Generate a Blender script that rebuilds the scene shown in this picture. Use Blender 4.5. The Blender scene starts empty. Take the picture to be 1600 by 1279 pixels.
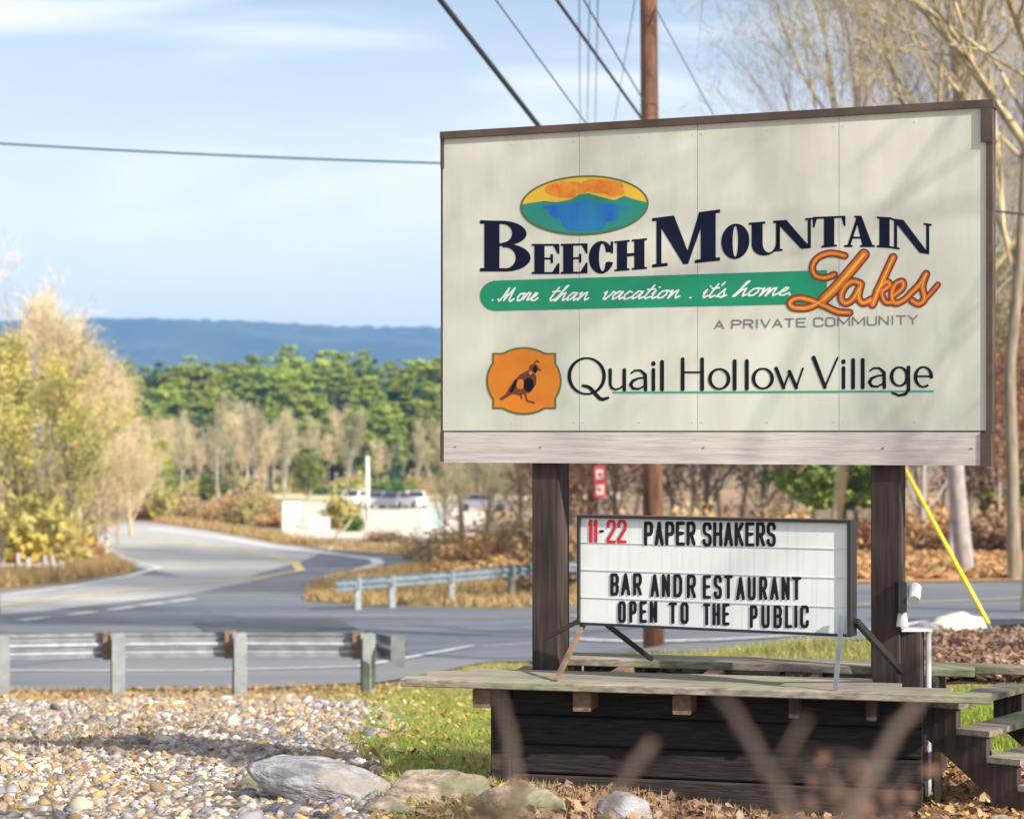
import bpy, math, random
import numpy as np
from mathutils import Vector, Matrix

# ---------------------------------------------------------------- camera, sky, sun
sc = bpy.context.scene
C = sc.collection
R = math.radians
FPX = 3200.0                      # focal length in photo pixels (1600 wide)
cam_d = bpy.data.cameras.new('camera')
cam_d.sensor_width = 36.0
cam_d.lens = 72.0
cam_d.shift_y = 35.5/1600
cam_d.clip_start = 0.05
cam_d.clip_end = 20000
cam_d.dof.use_dof = True
cam_d.dof.focus_distance = 9.9
cam_d.dof.aperture_fstop = 3.0
cam = bpy.data.objects.new('camera', cam_d)
C.objects.link(cam)
cam.rotation_euler = (R(90), 0, 0)
sc.camera = cam

SUN_EL = R(33)
SUN_AZ = (0.76, -0.65)            # horizontal direction towards the sun
n_ = math.hypot(*SUN_AZ)
SUN = Vector((SUN_AZ[0]/n_*math.cos(SUN_EL), SUN_AZ[1]/n_*math.cos(SUN_EL), math.sin(SUN_EL)))

w = bpy.data.worlds.new('World'); sc.world = w; w.use_nodes = True
nt = w.node_tree; nd = nt.nodes; lk = nt.links
bg = nd['Background']
sky = nd.new('ShaderNodeTexSky'); sky.sky_type = 'NISHITA'; sky.sun_disc = False
sky.sun_elevation = SUN_EL
sky.sun_rotation = math.atan2(SUN.x, SUN.y)
sky.air_density = 1.0; sky.dust_density = 0.6; sky.ozone_density = 1.5
tc = nd.new('ShaderNodeTexCoord')
mp = nd.new('ShaderNodeMapping'); mp.inputs['Scale'].default_value = (1.6, 1.6, 9.0)
mp.inputs['Rotation'].default_value = (0.0, R(6), 0.3)
nz = nd.new('ShaderNodeTexNoise'); nz.inputs['Scale'].default_value = 2.2
nz.inputs['Detail'].default_value = 5; nz.inputs['Roughness'].default_value = 0.5
nz.inputs['Distortion'].default_value = 0.4
cr = nd.new('ShaderNodeMapRange'); cr.inputs['From Min'].default_value = 0.42; cr.inputs['From Max'].default_value = 0.62
cr.inputs['To Min'].default_value = 0.16; cr.inputs['To Max'].default_value = 0.62
mx = nd.new('ShaderNodeMix'); mx.data_type = 'RGBA'
mx.inputs['B'].default_value = (9.6, 9.4, 9.3, 1)      # thin cirrus
lk.new(tc.outputs['Generated'], mp.inputs['Vector']); lk.new(mp.outputs[0], nz.inputs['Vector'])
lk.new(nz.outputs['Fac'], cr.inputs['Value'])
# thin veil that thickens evenly towards the whole horizon
sx_ = nd.new('ShaderNodeSeparateXYZ'); lk.new(tc.outputs['Generated'], sx_.inputs[0])
hr = nd.new('ShaderNodeMapRange'); hr.inputs['From Min'].default_value = 0.0; hr.inputs['From Max'].default_value = 0.26
hr.inputs['To Min'].default_value = 0.9; hr.inputs['To Max'].default_value = 0.0; lk.new(sx_.outputs['Z'], hr.inputs['Value'])
mm = nd.new('ShaderNodeMath'); mm.operation = 'MAXIMUM'; lk.new(hr.outputs[0], mm.inputs[0]); lk.new(cr.outputs[0], mm.inputs[1])
ad = nd.new('ShaderNodeMath'); ad.operation = 'MULTIPLY_ADD'; ad.inputs[1].default_value = 0.35; ad.use_clamp = True
lk.new(cr.outputs[0], ad.inputs[0]); lk.new(mm.outputs[0], ad.inputs[2]); lk.new(ad.outputs[0], mx.inputs['Factor'])
lk.new(sky.outputs[0], mx.inputs['A']); lk.new(mx.outputs['Result'], bg.inputs['Color'])
bg.inputs['Strength'].default_value = 0.078

sd = bpy.data.lights.new('sun', 'SUN'); sd.energy = 5.0; sd.angle = R(0.5); sd.color = (1.0, 0.93, 0.82)
sun = bpy.data.objects.new('sun', sd); C.objects.link(sun)
sun.rotation_euler = SUN.to_track_quat('Z', 'Y').to_euler()

sc.view_settings.view_transform = 'Standard'
sc.view_settings.look = 'None'
sc.view_settings.exposure = 0.82
sc.view_settings.gamma = 1
sc.view_settings.use_curve_mapping = False
sc.render.engine = 'CYCLES'
sc.cycles.use_denoising = True
sc.cycles.max_bounces = 6
sc.cycles.volume_bounces = 0
sc.cycles.transparent_max_bounces = 8

# ---------------------------------------------------------------- helpers
def tag(o, label=None, cat=None, group=None, kind=None):
    if label: o['label'] = label
    if cat: o['category'] = cat
    if group: o['group'] = group
    if kind: o['kind'] = kind
    return o

def empty(name, loc, label=None, cat=None, group=None, rz=0):
    o = bpy.data.objects.new(name, None); C.objects.link(o)
    o.location = loc; o.rotation_euler = (0, 0, rz)
    o.empty_display_size = 0.2
    return tag(o, label, cat, group)

def place(name, me, mat=None, parent=None, loc=(0, 0, 0)):
    o = bpy.data.objects.new(name, me); C.objects.link(o)
    if mat is not None and not me.materials: me.materials.append(mat)
    if parent is not None:
        o.parent = parent
        # children are built in world coordinates unless the parent's frame is used on purpose
    o.location = loc
    return o

def mesh(name, V, F, mat=None, smooth=False):
    me = bpy.data.meshes.new(name)
    V = np.asarray(V, dtype=np.float32).reshape(-1, 3)
    if isinstance(F, np.ndarray) and F.ndim == 2:
        k = F.shape[1]; nf = len(F)
        me.vertices.add(len(V)); me.vertices.foreach_set('co', V.ravel())
        me.loops.add(nf*k); me.loops.foreach_set('vertex_index', F.astype(np.int32).ravel())
        me.polygons.add(nf)
        me.polygons.foreach_set('loop_start', np.arange(0, nf*k, k, dtype=np.int32))
        me.update(calc_edges=True)
    else:
        me.from_pydata(V.tolist(), [], [tuple(int(i) for i in f) for f in F])
        me.update()
    if mat is not None: me.materials.append(mat)
    if smooth: me.polygons.foreach_set('use_smooth', [True]*len(me.polygons))
    return me

def wchild(name, me, mat, parent):
    """mesh given in world coordinates, parented to a thing whose frame is not the world's"""
    o = place(name, me, mat, parent)
    if parent is not None:
        par = parent; M = Matrix.Identity(4); chain = []
        while par is not None: chain.append(par); par = par.parent
        for p in reversed(chain): M = M @ p.matrix_parent_inverse @ p.matrix_basis
        o.matrix_parent_inverse = M.inverted()
    return o

class MB:
    def __init__(s): s.V = []; s.F = []
    def add(s, V, F):
        n = len(s.V); s.V.extend([tuple(v) for v in V]); s.F.extend([tuple(i+n for i in f) for f in F]); return s
    def box(s, c, size, rot=None, taper=None):
        hx, hy, hz = size[0]/2, size[1]/2, size[2]/2
        vs = [Vector((sx*hx, sy*hy, sz*hz)) for sz in (-1, 1) for sy in (-1, 1) for sx in (-1, 1)]
        if rot is not None: vs = [rot @ v for v in vs]
        vs = [v + Vector(c) for v in vs]
        return s.add(vs, [(0, 2, 3, 1), (4, 5, 7, 6), (0, 1, 5, 4), (2, 6, 7, 3), (0, 4, 6, 2), (1, 3, 7, 5)])
    def beam(s, a, b, w, h, up=(0, 0, 1), bev=0.0):
        """a rectangular bar from a to b, w sideways, h along up"""
        a = Vector(a); b = Vector(b); d = (b-a).normalized(); u = Vector(up)
        sd_ = d.cross(u).normalized(); u = sd_.cross(d).normalized()
        if bev:
            pr = [(-w/2+bev, -h/2), (w/2-bev, -h/2), (w/2, -h/2+bev), (w/2, h/2-bev), (w/2-bev, h/2), (-w/2+bev, h/2), (-w/2, h/2-bev), (-w/2, -h/2+bev)]
        else:
            pr = [(-w/2, -h/2), (w/2, -h/2), (w/2, h/2), (-w/2, h/2)]
        k = len(pr)
        vs = [a + sd_*x + u*y for x, y in pr] + [b + sd_*x + u*y for x, y in pr]
        fs = [tuple(reversed(range(k))), tuple(range(k, 2*k))] + [(i, (i+1) % k, k+(i+1) % k, k+i) for i in range(k)]
        return s.add(vs, [tuple(reversed(f)) for f in fs])
    def tube(s, pts, rad, k=8, cap=True):
        pts = [Vector(p) for p in pts]
        if not hasattr(rad, '__len__'): rad = [rad]*len(pts)
        rings = []; u = None
        for i, p in enumerate(pts):
            d = (pts[min(i+1, len(pts)-1)] - pts[max(i-1, 0)]).normalized()
            if u is None:
                u = d.cross(Vector((0.3, 0.2, 1))); 
                if u.length < 1e-3: u = d.cross(Vector((1, 0, 0)))
            u = (u - d*u.dot(d)).normalized(); v = d.cross(u)
            rings.append([p + (u*math.cos(2*math.pi*j/k) + v*math.sin(2*math.pi*j/k))*rad[i] for j in range(k)])
        V = [q for r in rings for q in r]; F = []
        for i in range(len(pts)-1):
            for j in range(k):
                F.append((i*k+j, i*k+(j+1) % k, (i+1)*k+(j+1) % k, (i+1)*k+j))
        if cap:
            F.append(tuple(reversed(range(k)))); F.append(tuple(range((len(pts)-1)*k, len(pts)*k)))
        return s.add(V, F)
    def prism(s, pts, d):
        pts = [Vector(p) for p in pts]; d = Vector(d); k = len(pts)
        return s.add(pts + [p+d for p in pts], [tuple(range(k)), tuple(reversed(range(k, 2*k)))] + [(i, k+i, k+(i+1) % k, (i+1) % k) for i in range(k)])
    def mesh(s, name, mat=None, smooth=False): return mesh(name, s.V, s.F, mat, smooth)
    def build(s, name, mat, parent=None, smooth=False): return wchild(name, s.mesh(name, mat, smooth), mat, parent)

def mat(name, col=(0.5, 0.5, 0.5), rough=0.8, col2=None, scale=5.0, stretch=(1, 1, 1), detail=4, bump=0.0, metallic=0.0,
        lo=0.35, hi=0.65, coord='Object', col3=None, scale3=1.0, lo3=0.5, hi3=0.65, vary=0.0, spec=None, transl=0.0, bscale=None, emit=None):
    m = bpy.data.materials.new(name); m.use_nodes = True
    t = m.node_tree; n = t.nodes; L = t.links; b = n['Principled BSDF']
    b.inputs['Roughness'].default_value = rough; b.inputs['Metallic'].default_value = metallic
    if spec is not None: b.inputs['Specular IOR Level'].default_value = spec
    b.inputs['Base Color'].default_value = (*col, 1)
    last = None
    if col2 or bump or col3:
        tcn = n.new('ShaderNodeTexCoord'); mpn = n.new('ShaderNodeMapping'); mpn.inputs['Scale'].default_value = stretch
        L.new(tcn.outputs[coord], mpn.inputs[0])
        no = n.new('ShaderNodeTexNoise'); no.inputs['Scale'].default_value = scale; no.inputs['Detail'].default_value = detail
        no.inputs['Roughness'].default_value = 0.6
        L.new(mpn.outputs[0], no.inputs['Vector'])
        if col2:
            rm = n.new('ShaderNodeMapRange'); rm.inputs['From Min'].default_value = lo; rm.inputs['From Max'].default_value = hi
            L.new(no.outputs['Fac'], rm.inputs['Value'])
            mi = n.new('ShaderNodeMix'); mi.data_type = 'RGBA'
            mi.inputs['A'].default_value = (*col, 1); mi.inputs['B'].default_value = (*col2, 1)
            L.new(rm.outputs[0], mi.inputs['Factor']); last = mi.outputs['Result']
        if col3:
            n3 = n.new('ShaderNodeTexNoise'); n3.inputs['Scale'].default_value = scale3; n3.inputs['Detail'].default_value = 3
            L.new(tcn.outputs[coord], n3.inputs['Vector'])
            r3 = n.new('ShaderNodeMapRange'); r3.inputs['From Min'].default_value = lo3; r3.inputs['From Max'].default_value = hi3
            L.new(n3.outputs['Fac'], r3.inputs['Value'])
            m3 = n.new('ShaderNodeMix'); m3.data_type = 'RGBA'; m3.inputs['B'].default_value = (*col3, 1)
            if last: L.new(last, m3.inputs['A'])
            else: m3.inputs['A'].default_value = (*col, 1)
            L.new(r3.outputs[0], m3.inputs['Factor']); last = m3.outputs['Result']
        if bump:
            bp = n.new('ShaderNodeBump'); bp.inputs['Strength'].default_value = bump; bp.inputs['Distance'].default_value = 0.02
            if bscale:
                nb = n.new('ShaderNodeTexNoise'); nb.inputs['Scale'].default_value = bscale; nb.inputs['Detail'].default_value = 4
                L.new(mpn.outputs[0], nb.inputs['Vector']); L.new(nb.outputs['Fac'], bp.inputs['Height'])
            else: L.new(no.outputs['Fac'], bp.inputs['Height'])
            L.new(bp.outputs[0], b.inputs['Normal'])
    if vary:
        oi = n.new('ShaderNodeObjectInfo'); hs = n.new('ShaderNodeHueSaturation')
        r1 = n.new('ShaderNodeMapRange'); r1.inputs['To Min'].default_value = 1-vary; r1.inputs['To Max'].default_value = 1+vary
        r2 = n.new('ShaderNodeMapRange'); r2.inputs['To Min'].default_value = 0.5-vary*0.05; r2.inputs['To Max'].default_value = 0.5+vary*0.05
        L.new(oi.outputs['Random'], r1.inputs['Value']); L.new(oi.outputs['Random'], r2.inputs['Value'])
        L.new(r1.outputs[0], hs.inputs['Value']); L.new(r2.outputs[0], hs.inputs['Hue'])
        if last: L.new(last, hs.inputs['Color'])
        else: hs.inputs['Color'].default_value = (*col, 1)
        last = hs.outputs['Color']
    if last: L.new(last, b.inputs['Base Color'])
    if transl:
        tr = n.new('ShaderNodeBsdfTranslucent'); ms = n.new('ShaderNodeMixShader'); ms.inputs[0].default_value = transl
        if last: L.new(last, tr.inputs['Color'])
        else: tr.inputs['Color'].default_value = (*col, 1)
        out = n['Material Output']
        L.new(b.outputs[0], ms.inputs[1]); L.new(tr.outputs[0], ms.inputs[2]); L.new(ms.outputs[0], out.inputs['Surface'])
    return m

def island_mat(name, cols, rough=0.9, transl=0.0, bump=0.0):
    """colour picked at random for every loose piece of the mesh"""
    m = bpy.data.materials.new(name); m.use_nodes = True
    t = m.node_tree; n = t.nodes; L = t.links; b = n['Principled BSDF']; b.inputs['Roughness'].default_value = rough
    g = n.new('ShaderNodeNewGeometry'); r = n.new('ShaderNodeValToRGB')
    e = r.color_ramp.elements
    r.color_ramp.interpolation = 'LINEAR'
    while len(e) < len(cols): e.new(0.5)
    for i, c in enumerate(cols): e[i].position = i/(len(cols)-1); e[i].color = (*c, 1)
    L.new(g.outputs['Random Per Island'], r.inputs['Fac']); L.new(r.outputs[0], b.inputs['Base Color'])
    if transl:
        tr = n.new('ShaderNodeBsdfTranslucent'); ms = n.new('ShaderNodeMixShader'); ms.inputs[0].default_value = transl
        L.new(r.outputs[0], tr.inputs['Color']); L.new(b.outputs[0], ms.inputs[1]); L.new(tr.outputs[0], ms.inputs[2])
        L.new(ms.outputs[0], n['Material Output'].inputs['Surface'])
    return m

def at(px, py, D):
    return Vector(((px-800)*D/FPX, D, -(py-675)*D/FPX))

# ---------------------------------------------------------------- terrain
DL_ = np.array([-300, 0, 7, 8, 9, 10, 12, 15, 20, 25, 30, 40, 56, 80, 120, 180, 250, 320, 600, 2000, 9000.])
ZL_ = np.array([-2.5, -1.6, -1.55, -1.57, -1.63, -1.72, -1.9, -2.17, -2.66, -3.27, -3.6, -4.1, -4.72, -5.2, -5.6, -6.5, -7.4, -7.6, -9, -10, -12.])
DR_ = np.array([-300, 0, 7, 10, 14, 18, 22, 28, 36, 45, 60, 80, 120, 180, 250, 320, 600, 2000, 9000.])
ZR_ = np.array([-2.5, -1.6, -1.65, -1.8, -1.92, -2.04, -2.22, -2.72, -3.1, -3.35, -3.7, -4.2, -5.0, -6.1, -7.2, -7.6, -9, -10, -12.])
def sm(D, Xs, Zs):
    # light smoothing of the profile
    D = np.asarray(D, float); h = np.abs(D)*0.05+0.15
    return (np.interp(D-h, Xs, Zs)+np.interp(D, Xs, Zs)*2+np.interp(D+h, Xs, Zs))/4
def bumps(x, y):
    a = 0.035*np.sin(1.7*x+0.6*y)*np.sin(1.1*y-0.5*x+1) + 0.018*np.sin(4.3*x+2)*np.sin(3.7*y+0.4*x)
    return a*np.clip((24-np.hypot(x, y))/8, 0, 1)
def terrain(x, y):
    x = np.asarray(x, float); y = np.asarray(y, float)
    D = np.maximum(y, 0.0)+np.minimum(y, 0)
    u = x/np.maximum(D, 6.0)
    f = np.clip((u+0.02)/0.2, 0, 1); f = f*f*(3-2*f)
    z = sm(D, DL_, ZL_)*(1-f)+sm(D, DR_, ZR_)*f
    return z + bumps(x, y)
def tz(x, y): return float(terrain(x, y))
_Ds = np.concatenate([np.arange(5, 30, 0.05), np.arange(30, 400, 0.25)])
def gnd(px, py):
    u = (px-800)/FPX; v = -(py-675)/FPX
    z = terrain(u*_Ds, _Ds); e = v*_Ds - z
    k = np.where(e <= 0)[0]
    D = _Ds[k[0]] if len(k) else 400.0
    return Vector((u*D, D, tz(u*D, D)))
def on(px, D):
    x = (px-800)*D/FPX
    return Vector((x, D, tz(x, D)))

# ---------------------------------------------------------------- 2-D signed distance shapes and filling
def sbox(X, Y, x0, x1, y0, y1):
    dx = np.maximum(x0-X, X-x1); dy = np.maximum(y0-Y, Y-y1)
    return np.where((dx > 0) & (dy > 0), np.hypot(dx, dy), np.maximum(dx, dy))
def sell(X, Y, cx, cy, rx, ry):
    dx = X-cx; dy = Y-cy
    k0 = np.sqrt((dx/rx)**2+(dy/ry)**2); k1 = np.sqrt((dx/rx**2)**2+(dy/ry**2)**2)+1e-9
    return k0*(k0-1)/k1
def spoly(X, Y, P):
    P = np.asarray(P, float); d = np.full(X.shape, 1e18); s = np.ones(X.shape)
    N = len(P); j = N-1
    for i in range(N):
        ex, ey = P[j]-P[i]; wx = X-P[i, 0]; wy = Y-P[i, 1]
        t = np.clip((wx*ex+wy*ey)/(ex*ex+ey*ey+1e-12), 0, 1)
        bx = wx-ex*t; by = wy-ey*t; d = np.minimum(d, bx*bx+by*by)
        c1 = Y >= P[i, 1]; c2 = Y < P[j, 1]; c3 = ex*wy > ey*wx
        s = np.where((c1 & c2 & c3) | (~c1 & ~c2 & ~c3), -s, s); j = i
    return s*np.sqrt(d)
def sline(X, Y, P, wd):
    d = np.full(X.shape, 1e9)
    W = wd if hasattr(wd, '__len__') else [wd]*len(P)
    for i in range(len(P)-1):
        (ax, ay), (bx, by) = P[i], P[i+1]; ex, ey = bx-ax, by-ay
        t = np.clip(((X-ax)*ex+(Y-ay)*ey)/(ex*ex+ey*ey+1e-12), 0, 1)
        d = np.minimum(d, np.hypot(X-ax-ex*t, Y-ay-ey*t) - 0.5*(W[i]+(W[i+1]-W[i])*t))
    return d
U = lambda *a: np.minimum.reduce(a)
I_ = lambda *a: np.maximum.reduce(a)

def fill2d(fn, x0, x1, y0, y1, cell):
    """polygons of the region fn<0 : interior cells merged into runs, edge cells clipped"""
    nx = int(math.ceil((x1-x0)/cell)); ny = int(math.ceil((y1-y0)/cell))
    xs = x0+cell*np.arange(nx+1); ys = y0+cell*np.arange(ny+1)
    X, Y = np.meshgrid(xs, ys); D = fn(X, Y)
    ins = D < 0
    c = ins[:-1, :-1].astype(int)+ins[:-1, 1:]+ins[1:, :-1]+ins[1:, 1:]
    V = []; F = []
    def q(pts):
        n = len(V); V.extend(pts); F.append(tuple(range(n, n+len(pts))))
    for j in range(ny):
        row = c[j]; i = 0
        if not row.any(): continue
        for i in np.nonzero((row > 0) & (row < 4))[0]:
            P = [(xs[i], ys[j], D[j, i]), (xs[i+1], ys[j], D[j, i+1]), (xs[i+1], ys[j+1], D[j+1, i+1]), (xs[i], ys[j+1], D[j+1, i])]
            out = []
            for a in range(4):
                A = P[a]; B = P[(a+1) % 4]
                if A[2] < 0: out.append((A[0], A[1]))
                if (A[2] < 0) != (B[2] < 0):
                    t = A[2]/(A[2]-B[2]); out.append((A[0]+(B[0]-A[0])*t, A[1]+(B[1]-A[1])*t))
            if len(out) >= 3: q(out)
        full = np.concatenate([[0], (row == 4).astype(int), [0]]); dd = np.diff(full)
        for a, b in zip(np.nonzero(dd == 1)[0], np.nonzero(dd == -1)[0]):
            while a < b:
                e = min(b, a+1) if RUNMAX else b
                q([(xs[a], ys[j]), (xs[e], ys[j]), (xs[e], ys[j+1]), (xs[a], ys[j+1])]); a = e
    return np.array(V).reshape(-1, 2), F
RUNMAX = False

class Face:
    """an upright plane given by two photo points with their distances; takes photo pixels to its surface"""
    def __init__(s, pxa, Da, pxb, Db):
        a = at(pxa, 675, Da); b = at(pxb, 675, Db); a.z = b.z = 0
        s.a = a; s.d = (b-a).normalized(); s.W = (b-a).length
        s.n = Vector((s.d.y, -s.d.x, 0))       # towards the camera
        if s.n.dot(a) > 0: s.n = -s.n
        s.c = s.n.dot(a)
    def pt(s, px, py, off=0.0):
        r = Vector(((px-800)/FPX, 1, -(py-675)/FPX)); t = (s.c+off)/s.n.dot(r)
        return r*t
    def st(s, px, py):
        p = s.pt(px, py); return (p-s.a).dot(s.d), p.z
    def P(s, u, z, off=0.0): return s.a+s.d*u+Vector((0, 0, z))+s.n*off
    def arr(s, V, off):
        X = (V[:, 0]-800)/FPX; Z = -(V[:, 1]-675)/FPX
        t = (s.c+off)/(s.n.x*X+s.n.y)
        return np.stack([X*t, t, Z*t], 1)
    def fill(s, name, fn, box, off, m, parent, cell=1.0, thick=0.0):
        V, F = fill2d(fn, *box, cell)
        if len(V) == 0: return None
        W = s.arr(V, off*0.5)
        return wchild(name, mesh(name, W, F, m), m, parent)

# ================================================================ materials
M = {}
M['panel'] = mat('sign_paint', (0.69, 0.70, 0.60), 0.55, (0.59, 0.59, 0.50), 3.0, (1.6, 1.6, 0.22), 6, 0.02, bscale=60, col3=(0.50, 0.49, 0.42), scale3=2.5, lo3=0.58, hi3=0.85)
M['skirt'] = mat('whitewashed_board', (0.66, 0.61, 0.56), 0.75, (0.45, 0.41, 0.38), 9, (0.35, 0.35, 5), 5, 0.25, lo=0.42, hi=0.78)
M['trim'] = mat('brown_trim', (0.115, 0.075, 0.055), 0.7, (0.07, 0.05, 0.04), 14, (0.5, 0.5, 0.5), 4, 0.2)
M['post'] = mat('brown_post', (0.085, 0.056, 0.045), 0.85, (0.034, 0.024, 0.021), 10, (3, 3, 0.25), 5, 0.35)
M['deck'] = mat('weathered_board', (0.38, 0.32, 0.26), 0.85, (0.085, 0.075, 0.055), 9, (0.5, 5, 5), 6, 0.5, lo=0.3, hi=0.72, col3=(0.19, 0.22, 0.11), scale3=2.2, lo3=0.46, hi3=0.72, vary=0.25)
M['timber'] = mat('dark_timber', (0.042, 0.030, 0.026), 0.9, (0.010, 0.008, 0.008), 9, (0.5, 3, 9), 5, 0.5, vary=0.3)
M['joist'] = mat('joist', (0.26, 0.16, 0.10), 0.85, (0.14, 0.09, 0.06), 12, (2, 2, 2), 4, 0.3)
M['black'] = mat('black_metal', (0.025, 0.025, 0.028), 0.45)
M['ivory'] = mat('marquee_face', (0.84, 0.89, 0.86), 0.35, (0.70, 0.77, 0.72), 5.0, (8, 8, 0.25), 4, lo=0.5, hi=0.75)
M['track'] = mat('letter_track', (0.60, 0.66, 0.63), 0.4)
M['letter_black'] = mat('letter_black', (0.016, 0.016, 0.02), 0.7, spec=0.15)
M['letter_red'] = mat('letter_red', (0.70, 0.02, 0.05), 0.4)
M['navy'] = mat('navy_vinyl', (0.006, 0.009, 0.030), 0.7, spec=0.15)
M['ink'] = mat('ink_vinyl', (0.008, 0.011, 0.016), 0.7, spec=0.15)
M['grey_ink'] = mat('grey_vinyl', (0.17, 0.18, 0.18), 0.5)
M['green'] = mat('green_vinyl', (0.004, 0.30, 0.15), 0.45, (0.006, 0.26, 0.13), 6)
M['teal'] = mat('teal_vinyl', (0.06, 0.34, 0.26), 0.45)
M['white'] = mat('white_vinyl', (0.82, 0.85, 0.80), 0.45)
M['orange'] = mat('orange_vinyl', (0.80, 0.26, 0.01), 0.45, (0.74, 0.21, 0.012), 9)
M['lakeorange'] = mat('lakes_orange_vinyl', (0.78, 0.17, 0.012), 0.5, (0.62, 0.09, 0.012), 14)
M['dorange'] = mat('deep_orange_vinyl', (0.78, 0.16, 0.012), 0.45, (0.82, 0.36, 0.02), 16)
M['yellow'] = mat('yellow_vinyl', (0.80, 0.50, 0.035), 0.45)
M['brown'] = mat('brown_vinyl', (0.17, 0.04, 0.012), 0.5)
M['olive'] = mat('olive_vinyl', (0.13, 0.15, 0.03), 0.5)
M['blue'] = mat('blue_vinyl', (0.005, 0.13, 0.50), 0.45, (0.01, 0.22, 0.46), 7, (1, 1, 0.3))
M['mgreen'] = mat('mountain_green_vinyl', (0.01, 0.27, 0.17), 0.45, (0.02, 0.24, 0.22), 7)
M['galv'] = mat('galvanised_steel', (0.52, 0.55, 0.56), 0.38, (0.38, 0.40, 0.42), 6, (1, 1, 1), 4, 0.1, metallic=0.75)
M['galv_dark'] = mat('old_guardrail_steel', (0.34, 0.40, 0.44), 0.5, (0.20, 0.25, 0.29), 6, (1, 1, 1), 4, 0.1, metallic=0.6)
M['pole'] = mat('treated_pole', (0.26, 0.115, 0.055), 0.85, (0.09, 0.045, 0.03), 3.5, (2.5, 2.5, 0.35), 5, 0.3)
M['greypole'] = mat('grey_pole', (0.22, 0.18, 0.15), 0.85, (0.13, 0.11, 0.10), 3, (2, 2, 0.3), 4, 0.2)
M['palepole'] = mat('pale_pole', (0.75, 0.72, 0.66), 0.7, (0.55, 0.52, 0.48), 2, (2, 2, 0.3))
M['cable'] = mat('black_cable', (0.03, 0.04, 0.055), 0.5)
M['cable_thin'] = mat('grey_cable', (0.16, 0.20, 0.21), 0.5)
M['cable_teal'] = mat('green_cable', (0.012, 0.13, 0.12), 0.5)
M['pale_yellow'] = mat('pale_yellow_guard', (0.62, 0.56, 0.28), 0.6)
M['guard_yellow'] = mat('yellow_guard', (0.80, 0.62, 0.02), 0.45)
M['asphalt'] = mat('asphalt', (0.150, 0.170, 0.205), 0.7, (0.085, 0.10, 0.125), 0.3, (0.25, 3.2, 1), 7, 0.2, lo=0.38, hi=0.62, col3=(0.23, 0.225, 0.22), scale3=0.06, lo3=0.45, hi3=0.7, bscale=40)
M['roadwhite'] = mat('road_white', (0.75, 0.75, 0.72), 0.7, (0.5, 0.5, 0.5), 3)
M['roadyellow'] = mat('road_yellow', (0.70, 0.52, 0.16), 0.7, (0.45, 0.38, 0.2), 2)
M['patch'] = mat('tar_patch', (0.085, 0.09, 0.105), 0.7, (0.06, 0.065, 0.08), 1.5)
M['paleroad'] = mat('pale_road', (0.45, 0.44, 0.42), 0.85, (0.33, 0.33, 0.34), 0.15, (0.4, 2.0, 1), 5)  # paler tone than the asphalt, for the far road and the strip along it
M['soil'] = mat('ground', (0.20, 0.145, 0.085), 0.95, (0.11, 0.10, 0.045), 0.35, (1, 1, 1), 6, 0.4, lo=0.35, hi=0.65, col3=(0.38, 0.22, 0.10), scale3=0.09, lo3=0.42, hi3=0.62, bscale=9)
M['tan'] = mat('pale_lot', (0.66, 0.58, 0.48), 0.95, (0.54, 0.46, 0.38), 0.15, (1, 1, 1), 5)
M['meadow'] = mat('meadow', (0.64, 0.50, 0.34), 0.95, (0.46, 0.46, 0.20), 0.08, (0.4, 1.5, 1), 5)
M['gravelbase'] = mat('gravel_bed', (0.30, 0.26, 0.21), 0.95, (0.12, 0.10, 0.08), 14, (1, 1, 1), 5, 0.8, col3=(0.32, 0.20, 0.07), scale3=1.1, lo3=0.5, hi3=0.7)
M['lawn'] = mat('lawn', (0.15, 0.21, 0.03), 0.95, (0.26, 0.22, 0.08), 1.6, (1, 1, 1), 5, 0.5, bscale=30)
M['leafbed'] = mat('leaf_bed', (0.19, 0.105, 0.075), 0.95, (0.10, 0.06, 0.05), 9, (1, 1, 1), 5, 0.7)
M['orangebank'] = mat('orange_leaf_bank', (0.55, 0.31, 0.13), 0.95, (0.40, 0.24, 0.12), 0.9, (1, 1, 1), 6, 0.4)
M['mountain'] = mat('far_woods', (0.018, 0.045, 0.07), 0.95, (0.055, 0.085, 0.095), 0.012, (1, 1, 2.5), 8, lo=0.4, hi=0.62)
M['rock'] = mat('grey_rock', (0.40, 0.40, 0.42), 0.85, (0.17, 0.16, 0.17), 9, (1, 1.5, 2.5), 8, 1.0, lo=0.38, hi=0.62, col3=(0.28, 0.25, 0.22), scale3=5, bscale=26)
M['rock_tan'] = mat('tan_rock', (0.40, 0.32, 0.24), 0.9, (0.17, 0.13, 0.10), 11, (1, 1, 2.5), 8, 1.0, lo=0.4, hi=0.6, col3=(0.18, 0.19, 0.10), scale3=6, bscale=26)
M['rock_white'] = mat('pale_rock', (0.74, 0.70, 0.55), 0.85, (0.45, 0.44, 0.38), 3, (1, 1, 2), 6, 0.6)
M['bark'] = mat('bark', (0.30, 0.24, 0.17), 0.9, (0.15, 0.12, 0.08), 3, (3, 3, 0.5), 5, 0.5, vary=0.2)
M['bark_grey'] = mat('grey_bark', (0.46, 0.41, 0.33), 0.9, (0.24, 0.20, 0.15), 1.2, (3, 3, 0.5), 4, vary=0.25)
M['bark_gold'] = mat('sunlit_bark', (0.60, 0.48, 0.26), 0.85, (0.30, 0.24, 0.13), 2.5, (2, 2, 0.6), 5, 0.3)
M['bark_pale'] = mat('smooth_pale_bark', (0.42, 0.37, 0.35), 0.8, (0.28, 0.24, 0.23), 2.5, (2, 2, 1.2), 4, 0.2)
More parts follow.
